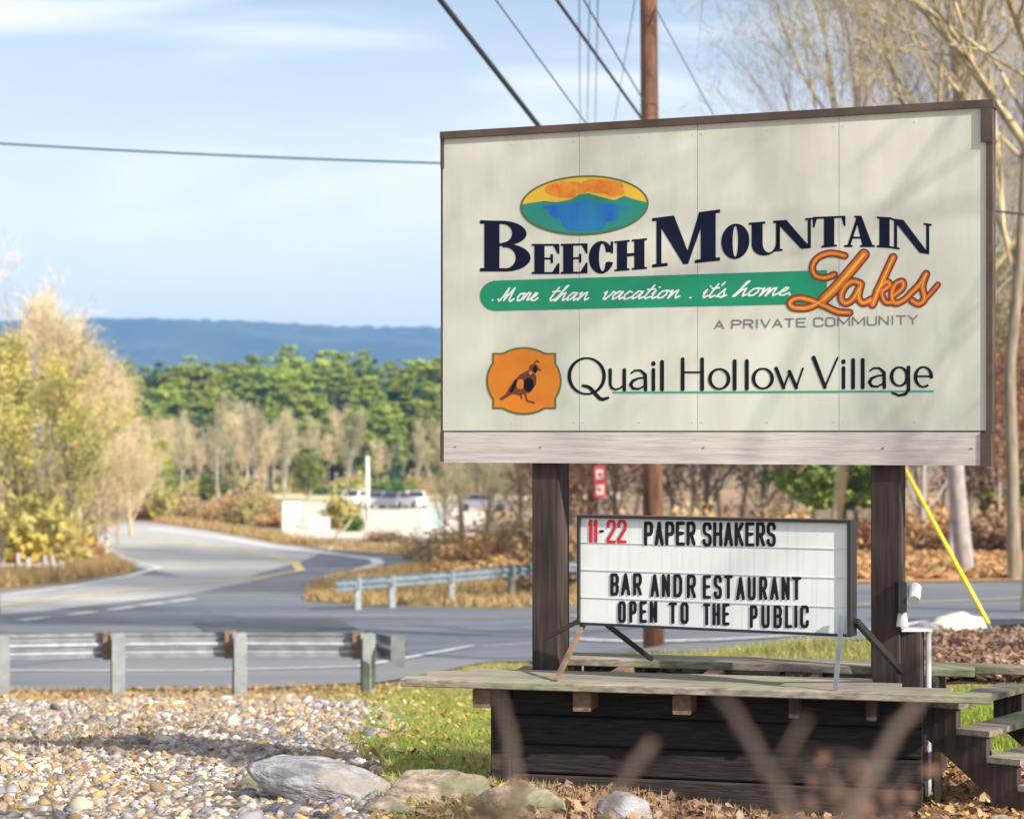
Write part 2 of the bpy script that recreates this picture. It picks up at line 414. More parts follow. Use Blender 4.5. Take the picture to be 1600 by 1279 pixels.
M['twig_tan'] = mat('tan_twigs', (0.58, 0.48, 0.27), 0.9, (0.48, 0.38, 0.25), 0.6, vary=0.2)
M['twig_pink'] = mat('pinkish_twigs', (0.66, 0.49, 0.35), 0.9, (0.54, 0.46, 0.22), 0.5, vary=0.15)
M['twig_grey'] = mat('grey_twigs', (0.46, 0.40, 0.25), 0.9, (0.34, 0.31, 0.17), 0.4, vary=0.25)
M['fore_twig'] = mat('foreground_twig', (0.12, 0.085, 0.062), 0.8, (0.09, 0.065, 0.05), 12, vary=0.15)
M['oliveleaf'] = mat('olive_leaves', (0.64, 0.54, 0.19), 0.8, (0.36, 0.37, 0.10), 0.45, (1, 1, 1), 3, lo=0.4, hi=0.6, col3=(0.64, 0.50, 0.10), scale3=0.6, lo3=0.52, hi3=0.62, vary=0.15, transl=0.3)
M['pineleaf'] = mat('pine_needles', (0.17, 0.25, 0.04), 0.8, (0.40, 0.45, 0.07), 0.22, (1, 1, 1), 3, lo=0.38, hi=0.62, vary=0.3, transl=0.2)
M['pinedark'] = mat('dark_pine_needles', (0.05, 0.12, 0.05), 0.8, (0.09, 0.18, 0.06), 0.3, vary=0.2, transl=0.1)
M['greenleaf'] = mat('green_leaves', (0.15, 0.24, 0.04), 0.8, (0.09, 0.16, 0.03), 0.8, vary=0.2, transl=0.3)
M['brownleaf'] = mat('brown_leaves', (0.42, 0.20, 0.09), 0.8, (0.26, 0.13, 0.07), 0.6, vary=0.2, transl=0.3)
M['brownbrush'] = mat('brown_brush', (0.46, 0.30, 0.16), 0.9, (0.34, 0.26, 0.11), 0.5, vary=0.25, transl=0.2)
M['orangebrush'] = mat('orange_brush', (0.62, 0.36, 0.16), 0.9, (0.46, 0.30, 0.12), 0.5, vary=0.15, transl=0.2)
M['carwhite'] = mat('white_car_paint', (0.85, 0.86, 0.88), 0.25)
M['cargrey'] = mat('grey_car_paint', (0.22, 0.22, 0.26), 0.25)
M['carsilver'] = mat('silver_car_paint', (0.5, 0.54, 0.58), 0.25, metallic=0.3)
M['carglass'] = mat('car_glass', (0.03, 0.035, 0.04), 0.08)
M['rubber'] = mat('rubber', (0.02, 0.02, 0.02), 0.8)
M['bluesign'] = mat('pale_blue_sign', (0.42, 0.62, 0.72), 0.5, (0.55, 0.72, 0.78), 1.5)
M['redsign'] = mat('red_sign', (0.65, 0.05, 0.06), 0.5)
M['whitepaint'] = mat('white_paint', (0.8, 0.78, 0.74), 0.6)
M['litter'] = island_mat('dead_leaves', [(0.52, 0.27, 0.09), (0.26, 0.14, 0.08), (0.66, 0.46, 0.16), (0.40, 0.22, 0.12), (0.60, 0.46, 0.28)], transl=0.15)
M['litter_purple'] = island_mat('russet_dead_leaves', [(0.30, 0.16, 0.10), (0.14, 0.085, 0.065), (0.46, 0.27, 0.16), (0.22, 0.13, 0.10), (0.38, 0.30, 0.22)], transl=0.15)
M['stones'] = island_mat('gravel_stones', [(0.20, 0.20, 0.22), (0.52, 0.50, 0.47), (0.24, 0.21, 0.20), (0.74, 0.70, 0.62), (0.36, 0.24, 0.12), (0.08, 0.08, 0.10), (0.52, 0.42, 0.30), (0.16, 0.19, 0.24), (0.28, 0.25, 0.28), (0.58, 0.38, 0.14), (0.11, 0.09, 0.09), (0.30, 0.22, 0.15)], 0.85)
M['grass'] = island_mat('grass_blades', [(0.22, 0.33, 0.03), (0.34, 0.42, 0.05), (0.16, 0.24, 0.03), (0.48, 0.46, 0.10), (0.22, 0.32, 0.04)], 0.7, 0.35)
M['wornGrass'] = island_mat('worn_grass', [(0.30, 0.34, 0.06), (0.46, 0.40, 0.14), (0.20, 0.24, 0.05), (0.52, 0.42, 0.22), (0.26, 0.30, 0.06)], 0.8, 0.3)
M['drygrass'] = island_mat('dry_grass', [(0.50, 0.34, 0.14), (0.38, 0.24, 0.10), (0.58, 0.42, 0.20), (0.34, 0.28, 0.10)], 0.8, 0.3)
M['foreleaf'] = mat('dull_brown_leaves', (0.17, 0.12, 0.075), 0.9, (0.10, 0.08, 0.05), 3)
M['foreleaf2'] = mat('dull_russet_leaves', (0.18, 0.085, 0.055), 0.9, (0.11, 0.06, 0.045), 3)
M['cap'] = mat('white_plastic', (0.72, 0.72, 0.70), 0.4)

# ================================================================ ground
xs = np.concatenate([-np.geomspace(3600, 92, 22), np.arange(-90, -24, 1.2), np.arange(-24, 24, 0.3), np.arange(24, 91, 1.2), np.geomspace(92, 3600, 22)])
ys = np.concatenate([-np.geomspace(3600, 6, 20), np.arange(-5, 2, 0.8), np.arange(2, 34, 0.2), np.arange(34, 160, 0.7), np.geomspace(161, 3600, 34)])
GX, GY = xs, ys
X, Y = np.meshgrid(xs, ys); Z = GZ = terrain(X, Y)
nx, ny = len(xs), len(ys)
i, j = np.meshgrid(np.arange(nx-1), np.arange(ny-1))
a = (j*nx+i).ravel()
F = np.stack([a, a+1, a+1+nx, a+nx], 1)
g = place('ground', mesh('ground', np.stack([X.ravel(), Y.ravel(), Z.ravel()], 1), F, M['soil'], True)); tag(g, kind='structure')

_tf = terrain
def terrain(x, y):
    """height of the ground mesh itself (bilinear)"""
    x = np.asarray(x, float); y = np.asarray(y, float)
    i_ = np.clip(np.searchsorted(GX, x)-1, 0, len(GX)-2); j_ = np.clip(np.searchsorted(GY, y)-1, 0, len(GY)-2)
    fx = (x-GX[i_])/(GX[i_+1]-GX[i_]); fy = (y-GY[j_])/(GY[j_+1]-GY[j_])
    return (GZ[j_, i_]*(1-fx)+GZ[j_, i_+1]*fx)*(1-fy)+(GZ[j_+1, i_]*(1-fx)+GZ[j_+1, i_+1]*fx)*fy
def sheet(name, poly_px, m, off, cell, extra=None, box=None, world=False):
    P = [(q if world else tuple(gnd(*q))[:2]) for q in poly_px]
    xs_ = [p[0] for p in P]; ys_ = [p[1] for p in P]
    global RUNMAX; RUNMAX = True
    V, F = fill2d(lambda X, Y: spoly(X, Y, P), min(xs_)-cell, max(xs_)+cell, min(ys_)-cell, max(ys_)+cell, cell)
    RUNMAX = False
    W = np.stack([V[:, 0], V[:, 1], terrain(V[:, 0], V[:, 1])+off], 1)
    o = place(name, mesh(name, W, F, m)); tag(o, kind='structure'); return o, P

road_px = [(-500, 985), (-200, 945), (0, 925), (100, 913), (215, 894), (188, 880), (160, 866), (150, 848), (162, 826), (200, 815), (260, 820), (340, 832),
           (430, 849), (520, 861), (640, 871), (660, 884), (600, 892), (525, 912), (470, 934), (475, 942), (560, 948), (830, 950), (1000, 946),
           (1250, 925), (1360, 914), (1600, 911), (2400, 908), (2400, 990), (1600, 978), (1455, 985), (1340, 1004), (1000, 1020), (760, 1036), (600, 1068), (400, 1078), (0, 1082), (-500, 1096)]
road_xy = [tuple(gnd(*q))[:2] for q in road_px]
road, _ = sheet('road', road_xy, M['asphalt'], 0.03, 0.5, world=True)
sheet('dirt_lot', [(432, 800), (470, 783), (560, 782), (700, 784), (760, 800), (745, 850), (655, 868), (610, 866), (500, 856), (445, 844)], M['tan'], 0.035, 1.5)
sheet('meadow', [(380, 781), (430, 771), (560, 768), (760, 766), (960, 768), (980, 779), (700, 782), (560, 781), (470, 782)], M['meadow'], 0.05, 2.5)
sheet('leaf_bank', [(1100, 922), (1250, 915), (1360, 911), (1600, 908), (2400, 905), (2400, 866), (1600, 868), (1420, 866), (1200, 872), (1050, 890)], M['orangebank'], 0.03, 0.8)
sheet('lawn', [(500, 1078), (760, 1068), (840, 1068), (860, 1279), (560, 1279), (545, 1230), (600, 1190), (560, 1150), (600, 1110)], M['lawn'], 0.012, 0.25)
sheet('lawn', [(1440, 1085), (1500, 1080), (1750, 1078), (1750, 1215), (1440, 1215)], M['lawn'], 0.012, 0.25)

def strip(name, pts_px, width, m, off, n=10, world=None):
    P = world or [gnd(*q) for q in pts_px]
    Q = []
    for a_, b_ in zip(P[:-1], P[1:]):
        for k in range(n): Q.append((a_[0]+(b_[0]-a_[0])*k/n, a_[1]+(b_[1]-a_[1])*k/n))
    Q.append((P[-1][0], P[-1][1])); V = []; F = []
    for i_, q in enumerate(Q):
        a_ = Q[max(i_-1, 0)]; b_ = Q[min(i_+1, len(Q)-1)]; d = Vector((b_[0]-a_[0], b_[1]-a_[1])).normalized()
        nrm = Vector((-d.y, d.x))*width/2
        for s_ in (-1, 1):
            x, y = q[0]+nrm.x*s_, q[1]+nrm.y*s_; V.append((x, y, tz(x, y)+off))
        if i_: F.append((2*i_-2, 2*i_-1, 2*i_+1, 2*i_))
    return wchild(name, mesh(name, V, F, m), m, road)
for (x_, y_) in ((52, 970), (128, 961), (190, 953), (238, 946), (-30, 980), (285, 940)):
    strip('lane_dash', [(x_-20, y_+2.5), (x_+20, y_-2.5)], 0.28, M['roadwhite'], 0.05, 4)
strip('edge_line', [(230, 826), (340, 840), (430, 856), (520, 867), (585, 875), (592, 882), (560, 892), (510, 904)], 0.5, M['roadwhite'], 0.05, 8)
strip('center_line', [(190, 836), (300, 850), (400, 866), (460, 880), (470, 893), (400, 905), (250, 918), (0, 948), (-200, 972)], 0.35, M['roadyellow'], 0.05, 8)
strip('edge_line', [(165, 856), (200, 876), (250, 888), (200, 902), (100, 920), (0, 932)], 0.3, M['roadwhite'], 0.055, 6)
strip('edge_line', [(0, 1052), (300, 1052), (560, 1045), (740, 1012), (900, 1002), (1330, 992), (1450, 974), (1800, 966)], 0.15, M['roadwhite'], 0.05, 8)
strip('center_line', [(520, 965), (830, 965), (1330, 950), (1600, 938), (1900, 934)], 0.15, M['roadyellow'], 0.05, 8)

sheet('far_road', [(300, 906), (190, 880), (163, 866), (152, 848), (163, 827), (200, 816), (260, 821), (340, 833), (430, 850), (510, 861), (470, 880), (430, 890), (380, 905)], M['paleroad'], 0.04, 0.6)
sheet('road_shoulder', [(0, 932), (0, 965), (140, 948), (300, 930), (430, 902), (300, 903), (215, 900), (100, 917)], M['paleroad'], 0.041, 0.6)
sheet('road_patch', [(300, 975), (520, 968), (560, 985), (330, 996)], M['patch'], 0.045, 0.5)
sheet('road_patch', [(60, 1000), (200, 994), (215, 1008), (70, 1016)], M['patch'], 0.045, 0.5)
# mountain ridge, 2.6 km away
rng = np.random.default_rng(3)
D0 = 2400.0
us = np.linspace(-1.3, 1.3, 900); rows = np.linspace(0, 1, 26)
ridge_px = np.interp(us*FPX+800, [-3000, -1200, -200, 150, 400, 560, 690, 1100, 1600, 2500, 5000], [600, 540, 508, 504, 507, 513, 517, 545, 575, 600, 640])
V = []
for r_ in rows:
    for k, u_ in enumerate(us):
        D = D0-900*(1-r_)**1.0 if r_ < 1 else D0
        h = (675-ridge_px[k])*D0/FPX+ 10
        zz = -10 + h*(math.sin(r_*math.pi/2)**1.15) + (math.sin(u_*37+r_*9)*4+math.sin(u_*91+r_*21)*2)*r_*(1-r_)*3 + rng.normal(0, 1.3)
        V.append((u_*D0*1.0, D, zz))
nx = len(us)
for r_ in (0.7, 0.0):
    for k, u_ in enumerate(us):
        h = (675-ridge_px[k])*D0/FPX+10
        V.append((u_*D0, D0+900*(1-r_)+200, -10+h*r_))
nr = len(rows)+2
F = [(j_*nx+i_, j_*nx+i_+1, (j_+1)*nx+i_+1, (j_+1)*nx+i_) for j_ in range(nr-1) for i_ in range(nx-1)]
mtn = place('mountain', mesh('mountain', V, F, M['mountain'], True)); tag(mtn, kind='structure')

# ================================================================ the big sign
S = Face(690, 10.53, 1550, 9.5)
def face_box(mb, pl, x0, x1, ya, yb, off, th):
    """slab on a Face: photo x range, z range in metres, front at off, thickness th going back"""
    u0 = pl.st(x0, 675)[0]; u1 = pl.st(x1, 675)[0]
    P = [pl.P(u0, ya, off), pl.P(u1, ya, off), pl.P(u1, yb, off), pl.P(u0, yb, off)]
    return mb.prism(P, -pl.n*th)
base = S.P(S.W/2, tz(*(S.P(S.W/2, 0)[:2])), -0.06)
sign = empty('billboard_sign', base, 'large cream community sign with logo and lettering on two brown posts', 'sign')
ZT, ZB = 1.53, -0.155
Zp0, Zp1 = 0.008, 1.505         # panel range
seams = [692, 905, 1090, 1311, 1541]
for k in range(4):
    mb = MB(); face_box(mb, S, seams[k]+(0.35 if k else 0), seams[k+1]-(0.35 if k < 3 else 0), Zp0, Zp1, 0.0+0.0004*(k % 2), 0.02)
    mb.build('face_panel', M['panel'], sign)
mb = MB(); face_box(mb, S, 694, 1532, ZB, 0.0, 0.004, 0.025); mb.build('skirt_board', M['skirt'], sign)
mb = MB(); face_box(mb, S, 694, 1541, 0.0005, 0.0075, 0.002, 0.02); mb.build('lower_batten', M['trim'], sign)
mb = MB(); face_box(mb, S, 689, 1553, Zp1+0.001, ZT+0.012, 0.015, 0.11); mb.build('top_trim', M['trim'], sign)
mb = MB(); face_box(mb, S, 688.5, 691.7, ZB+0.005, Zp1, -0.001, 0.085)
face_box(mb, S, 688.7, 694, Zp1-0.15, Zp1, 0.006, 0.006); face_box(mb, S, 688.7, 694, ZB+0.01, 0.0, 0.008, 0.010); mb.build('side_trim', M['trim'], sign)
mb = MB(); face_box(mb, S, 1541.3, 1551, 0.0, Zp1, 0.010, 0.10)
face_box(mb, S, 1533, 1551, Zp1-0.16, Zp1-0.0005, 0.016, 0.0055); face_box(mb, S, 1532.5, 1549, ZB-0.004, -0.002, 0.012, 0.10); mb.build('side_trim', M['trim'], sign)
mb = MB(); face_box(mb, S, 697, 1538, -0.13, 1.49, -0.022, 0.012); mb.build('backing_board', M['trim'], sign)
def spost(x0, x1, off, depth, name='post'):
    u0 = S.st(x0, 675)[0]; u1 = S.st(x1, 675)[0]; um = (u0+u1)/2
    c = S.P(um, 0, off-depth/2); zb = tz(c.x, c.y)-0.3
    mb = MB(); mb.beam((c.x, c.y, zb), (c.x, c.y, 1.40), (u1-u0), depth, up=S.n, bev=0.006)
    return mb.build(name, M['post'], sign)
spost(827, 869, -0.036, 0.14)
spost(1358, 1404, -0.036, 0.14)
# rear struts behind each post
for px_, D_ in ((874, 10.95), (1394, 10.35)):
    p0 = at(px_, 715, D_-.35); p1 = at(px_+1, 700, D_); p1.z = tz(p1.x, p1.y)-.1; p0.z = 0.3
    mb = MB(); mb.beam(p0, p1, 0.045, 0.09, up=S.d); mb.build('brace', M['post'], sign)
for zz in (0.12, 0.75, 1.32):
    mb = MB(); mb.beam(S.P(0.03, zz, -0.19), S.P(S.W-0.08, zz, -0.19), 0.04, 0.09); mb.build('rear_rail', M['post'], sign)

# ---- serif capitals
def serif_glyph(ch, x, y, w, T, t):
    s_ = 0.065; o = 0.085
    def stem(cx, wd, top=True, bot=True):
        r = [sbox(x, y, cx-wd/2, cx+wd/2, 0, 1)]
        if top: r.append(sbox(x, y, cx-wd/2-o, cx+wd/2+o, 1-s_, 1))
        if bot: r.append(sbox(x, y, cx-wd/2-o, cx+wd/2+o, 0, s_))
        return U(*r)
    if ch == 'I': return stem(w/2, T)
    if ch == 'H': return U(stem(o+T/2, T), stem(w-o-T/2, T), sbox(x, y, o, w-o, 0.46, 0.46+t))
    if ch == 'E':
        return U(stem(o+T/2, T), sbox(x, y, o, w, 1-s_, 1), sbox(x, y, o, w, 0, s_), sbox(x, y, o, w*0.72, 0.48, 0.48+s_),
                 spoly(x, y, [(w-0.1, 1), (w, 1), (w, 0.66), (w-0.05, 0.66), (w-0.2, 0.95)]), spoly(x, y, [(w-0.1, 0), (w, 0), (w, 0.36), (w-0.05, 0.36), (w-0.24, 0.05)]),
                 sbox(x, y, w*0.68, w*0.77, 0.36, 0.66))
    if ch == 'B':
        st_ = U(sbox(x, y, o, o+T, 0, 1), sbox(x, y, 0, w*0.5, 1-s_, 1), sbox(x, y, 0, w*0.5, 0, s_))
        up = I_(sell(x, y, w*0.45, 0.755, w*0.47, 0.245), -sell(x, y, w*0.45, 0.755, w*0.47-T*0.95, 0.245-s_), w*0.45-x)
        lo_ = I_(sell(x, y, w*0.5, 0.275, w*0.5, 0.275), -sell(x, y, w*0.5, 0.27, w*0.5-T*0.98, 0.275-s_*1.05), w*0.45-x)
        return U(st_, up, lo_, sbox(x, y, o, w*0.5, 0.50, 0.50+s_*0.85))
    if ch == 'C':
        ring = I_(sell(x, y, w*0.5, 0.5, w*0.5, 0.52), -sell(x, y, w*0.55, 0.5, w*0.5-T*0.85, 0.44))
        ring = I_(ring, -sbox(x, y, w*0.62, w+1, 0.34, 0.66))
        return U(ring, sbox(x, y, w-0.1, w-0.02, 0.62, 1.0), sell(x, y, w*0.8, 0.26, 0.11, 0.10))
    if ch == 'O': return I_(sell(x, y, w*0.5, 0.5, w*0.5, 0.52), -sell(x, y, w*0.5, 0.5, w*0.5-T, 0.455))
    if ch == 'U':
        L = U(sbox(x, y, o, o+T, 0.33, 1), sbox(x, y, 0, o*2+T, 1-s_, 1), sbox(x, y, w-o-t, w-o, 0.33, 1), sbox(x, y, w-2*o-t, w, 1-s_, 1))
        xc = w/2
        bowl = I_(sell(x, y, xc, 0.34, xc-o, 0.37), -sell(x, y, xc+(T-t)/2, 0.36, xc-o-(T+t)/2, 0.31), y-0.36)
        return U(L, bowl)
    if ch == 'N':
        return U(sbox(x, y, o, o+t, 0, 1), sbox(x, y, 0, o*2+t, 0, s_), sbox(x, y, 0, o*2+t, 1-s_, 1),
                 sbox(x, y, w-o-t, w-o, 0, 1), sbox(x, y, w-2*o-t, w, 1-s_, 1), spoly(x, y, [(0.02, 1), (0.06+T, 1), (w-o, 0), (w-o-T*0.95, 0)]))
    if ch == 'M':
        return U(sbox(x, y, o, o+t, 0, 1), sbox(x, y, 0, o*2+t+0.04, 0, s_), sbox(x, y, 0, o*2, 1-s_, 1),
                 spoly(x, y, [(o-0.03, 1), (o+T+0.05, 1), (w*0.56, 0.12), (w*0.46, 0)]), spoly(x, y, [(w*0.46, 0), (w*0.53, 0), (w-o-T*0.6, 1), (w-o-T-0.03, 1)]),
                 sbox(x, y, w-o-T, w-o, 0, 1), sbox(x, y, w-2*o-T-0.03, w, 0, s_), sbox(x, y, w-o-T, w, 1-s_, 1))
    if ch == 'T':
        return U(stem(w/2, T, False, True), sbox(x, y, 0, w, 1-s_, 1), spoly(x, y, [(0, 1), (0.14, 0.96), (0.05, 0.66), (0, 0.66)]), spoly(x, y, [(w, 1), (w-0.14, 0.96), (w-0.05, 0.66), (w, 0.66)]))
    if ch == 'A':
        return U(spoly(x, y, [(o, 0), (o+t, 0), (w*0.52, 1), (w*0.42, 1)]), spoly(x, y, [(w*0.36, 1), (w*0.56, 1), (w-o*0.6, 0), (w-o*0.6-T, 0)]),
                 sbox(x, y, w*0.25, w*0.75, 0.27, 0.27+s_), sbox(x, y, 0, o*2+t, 0, s_), sbox(x, y, w-o*1.6-T, w, 0, s_), sbox(x, y, w*0.33, w*0.57, 1-s_, 1))

def place_glyph(gf, ch, q, *args):
    xL, xR, tL, tR, bL, bR = q
    def fn(X, Y):
        f = (X-xL)/(xR-xL); top = tL+(tR-tL)*f; bot = bL+(bR-bL)*f
        h = ((bL-tL)+(bR-tR))/2; w_ = (xR-xL)/h
        return gf(ch, f*w_, (bot-Y)/(bot-top), w_, *args)*h
    return fn
oval = lambda X, Y: sell(X, Y+0.03*(X-913), 913, 321, 100.5, 47)
words = [('BEECH', [('B', (750, 829, 344, 346, 424, 424)), ('E', (831, 874, 381, 381, 428, 428)), ('E', (876, 918, 381, 380, 428, 427)),
                    ('C', (920, 959, 378, 377, 427, 426)), ('H', (960, 1011, 377, 372, 424, 420))]),
         ('MOUNTAIN', [('M', (1019, 1125, 341, 327, 418, 407)), ('O', (1127, 1171, 352, 349, 405, 402)), ('U', (1170, 1222, 348, 344, 400, 395)),
                       ('N', (1210, 1271, 345, 340, 393, 387)), ('T', (1270, 1321, 339, 337, 388, 384)), ('A', (1319, 1367, 337, 337, 386, 386)),
                       ('I', (1367, 1397, 338, 340, 386, 388)), ('N', (1393, 1456, 341, 350, 388, 398))])]
for word, gl in words:
    fns = [(place_glyph(serif_glyph, ch, q, 0.30 if q[5]-q[3] > 60 else 0.335, 0.10), q) for ch, q in gl]
    for (fn, q), (ch, _) in zip(fns, gl):
        f2 = (lambda X, Y, fn=fn: I_(fn(X, Y), -(oval(X, Y)-5))) if ch == 'B' else fn
        S.fill('letter', f2, (q[0]-3, q[1]+3, min(q[2], q[3])-3, max(q[4], q[5])+4), 0.0035, M['navy'], sign, 0.8)

# ---- oval emblem
em = S.fill('oval_emblem', oval, (805, 1020, 265, 375), 0.0035, M['olive'], sign)
inn = lambda X, Y: oval(X, Y)+3.2
ridge = lambda X: np.interp(X, [812, 830, 850, 870, 890, 905, 920, 940, 960, 975, 990, 1014], [320, 317, 314, 316, 312, 304, 302, 308, 313, 306, 311, 317])
S.fill('sky_field', inn, (805, 1020, 265, 375), 0.0045, M['yellow'], em)
S.fill('cloud_field', lambda X, Y: I_(inn(X, Y)+2, U(sell(X, Y, 885, 296, 34, 13), sell(X, Y, 940, 290, 34, 12), sell(X, Y, 960, 300, 16, 7))), (830, 1000, 270, 320), 0.0052, M['dorange'], em)
S.fill('hill_field', lambda X, Y: I_(inn(X, Y), ridge(X)-Y), (805, 1020, 295, 375), 0.0058, M['mgreen'], em)
S.fill('lake_field', lambda X, Y: I_(inn(X, Y)+4, U(sell(X, Y, 915, 324, 68, 6), sell(X, Y, 872, 331, 14, 11), sell(X, Y, 952, 332, 16, 14), sell(X, Y, 912, 340, 36, 27))), (805, 1020, 295, 375), 0.0064, M['blue'], em)

# ---- ribbon
rtop = lambda X: 439-(X-751)*0.0315
rbot = lambda X: 486-(X-751)*0.022
def ribbon(X, Y):
    d = I_(rtop(X)-Y, Y-rbot(X), 770-X, X-1292)
    return U(d, np.hypot(X-773, Y-462.2)-23)
rb = S.fill('tagline_ribbon', ribbon, (745, 1300, 418, 490), 0.003, M['green'], sign, 1.0)

# ---- script lower case (centre lines in a unit box, x-height 1)
SC = {
 'M': (2.0, [[(-.1, .3), (0.1, .05), (.35, .6), (.6, 1.7), (.62, .9), (.6, .1), (.95, 1.0), (1.25, 1.7), (1.2, .8), (1.2, .15), (1.4, 0), (1.7, .3)]]),
 'o': (.85, [[(.55, 1), (.2, .9), (.05, .45), (.2, .05), (.5, .1), (.68, .55), (.55, 1), (.9, .85)]]),
 'r': (.75, [[(-.1, .2), (.15, .9), (.2, 1.05), (.5, .95), (.4, .5), (.4, .1), (.75, .25)]]),
 'e': (.75, [[(0, .35), (.4, .6), (.5, .95), (.25, 1), (.1, .5), (.2, .05), (.5, .05), (.8, .35)]]),
 't': (.6, [[(.35, 1.7), (.2, .8), (.15, .2), (.3, 0), (.6, .25)], [(0, 1.15), (.6, 1.2)]]),
 'h': (.95, [[(0, 0), (.2, .9), (.45, 1.9), (.3, 1.8), (.15, .5), (.12, 0), (.35, .8), (.6, 1), (.62, .4), (.7, 0), (.95, .25)]]),
 'a': (.9, [[(.6, .9), (.3, 1), (.05, .5), (.15, .02), (.4, .2), (.65, .95), (.6, .3), (.7, 0), (.95, .25)]]),
 'n': (1.0, [[(0, .8), (.15, 1), (.15, 0), (.4, .85), (.6, 1), (.65, .3), (.75, 0), (1.0, .25)]]),
 'v': (.8, [[(0, .8), (.15, 1), (.2, .1), (.35, 0), (.6, .6), (.65, 1), (.85, .85)]]),
 'c': (.7, [[(.5, .85), (.25, 1), (.05, .5), (.2, 0), (.45, .05), (.72, .3)]]),
 'i': (.5, [[(0, .6), (.15, 1), (.12, .2), (.25, 0), (.5, .25)], [(.25, 1.4), (.28, 1.45)]]),
 "'": (.3, [[(.2, 1.9), (.1, 1.5)]]),
 's': (.65, [[(-.1, .1), (.3, 1.05), (.3, .7), (.5, .3), (.35, 0), (.05, .1), (.4, .02), (.7, .3)]]),
 'm': (1.4, [[(0, .8), (.15, 1), (.15, 0), (.4, .9), (.55, 1), (.58, 0), (.8, .9), (1.0, 1), (1.02, .3), (1.12, 0), (1.4, .25)]]),
 '.': (.4, [[(.15, .05), (.2, .1)]]), ' ': (.55, []),
}
def script_lines(txt, x0, y0, xh, wd, slope, shear=0.42, kx=1.0):
    out = []; x = 0
    for ch in txt:
        a_, pl = SC[ch]
        for l in pl: out.append([(x0+(x+p[0]*1.0+shear*p[1])*wd, y0-p[1]*xh-slope*((x+p[0])*wd)) for p in l])
        x += a_
    return out, x0+x*wd
def poly_union(lines, wd):
    def fn(X, Y):
        d = np.full(X.shape, 99.0)
        for l in lines:
            xs0 = min(p[0] for p in l)-6; xs1 = max(p[0] for p in l)+6
            c = np.where((X[0] > xs0) & (X[0] < xs1))[0]
            if len(c): d[:, c] = np.minimum(d[:, c], sline(X[:, c], Y[:, c], l, wd))
        return d
    return fn
for txt, x0, x1, y0 in (('. ', 768, 776, 470), ('More', 778, 838, 471), ('than', 855, 918, 470), ('vacation', 938, 1060, 468), ('.', 1075, 1082, 466), ("it's", 1095, 1132, 465), ('home.', 1145, 1238, 463)):
    wtot = sum(SC[c][0] for c in txt)
    ls, _ = script_lines(txt, x0, y0, 12.5, (x1-x0)/wtot, 0.02)
    S.fill('lettering', poly_union(ls, 2.5), (x0-10, x1+18, y0-32, y0+6), 0.0042, M['white'], rb, 0.7)

# ---- the word Lakes
cv = lambda P: [(1080+X*.3, 300+Y*.3) for X, Y in P]
def smooth(P, n=6):
    P = [P[0]]+list(P)+[P[-1]]; out = []
    for i_ in range(1, len(P)-2):
        p0, p1, p2, p3 = [np.array(p, float) for p in P[i_-1:i_+3]]
        for k in range(n):
            t = k/n; out.append(tuple(0.5*((2*p1)+(-p0+p2)*t+(2*p0-5*p1+4*p2-p3)*t*t+(-p0+3*p1-3*p2+p3)*t**3)))
    out.append(tuple(P[-2])); return out
lak = [
 (smooth(cv([(800, 332), (730, 318), (665, 338), (632, 385), (645, 432), (695, 447), (745, 430)])), 8.5),
 (smooth(cv([(900, 325), (850, 385), (790, 455), (735, 515), (690, 558)])), 15),
 (smooth(cv([(690, 558), (640, 590), (590, 605), (530, 600), (515, 575), (550, 553), (610, 560), (690, 590), (760, 622), (825, 628)])), 9),
 (smooth(cv([(880, 475), (840, 465), (800, 495), (780, 545), (800, 578), (840, 560), (875, 500)])), 9.5),
 (smooth(cv([(885, 480), (872, 545), (895, 578), (935, 560)])), 9.5),
 (smooth(cv([(1052, 340), (1015, 420), (975, 510), (945, 585)])), 10.5),
 (smooth(cv([(965, 515), (1015, 468), (1035, 485), (995, 520), (1010, 570), (1045, 575)])), 8),
 (smooth(cv([(1045, 545), (1100, 500), (1100, 465), (1065, 480), (1045, 530), (1060, 578), (1110, 560), (1150, 520)])), 8.5),
 (smooth(cv([(1140, 530), (1190, 480), (1225, 425), (1205, 490), (1215, 555), (1185, 582), (1150, 565)])), 9),
 (smooth(cv([(1205, 570), (1245, 530), (1285, 482)])), 6.5)]
def lakes(k):
    def fn(X, Y):
        return U(*[sline(X, Y, l, max(wd*k[0]+k[1], 0.4)) for l, wd in lak])
    return fn
lbox = (1220, 1475, 385, 505)
lk_ = S.fill('lakes_lettering', lakes((1, 3.4)), lbox, 0.0048, M['brown'], sign, 0.8)
S.fill('letter_fill', lakes((1, -2.2)), lbox, 0.0055, M['lakeorange'], lk_, 0.7)
S.fill('letter_highlight', lakes((0.5, -2.9)), lbox, 0.0062, M['yellow'], lk_, 0.7)

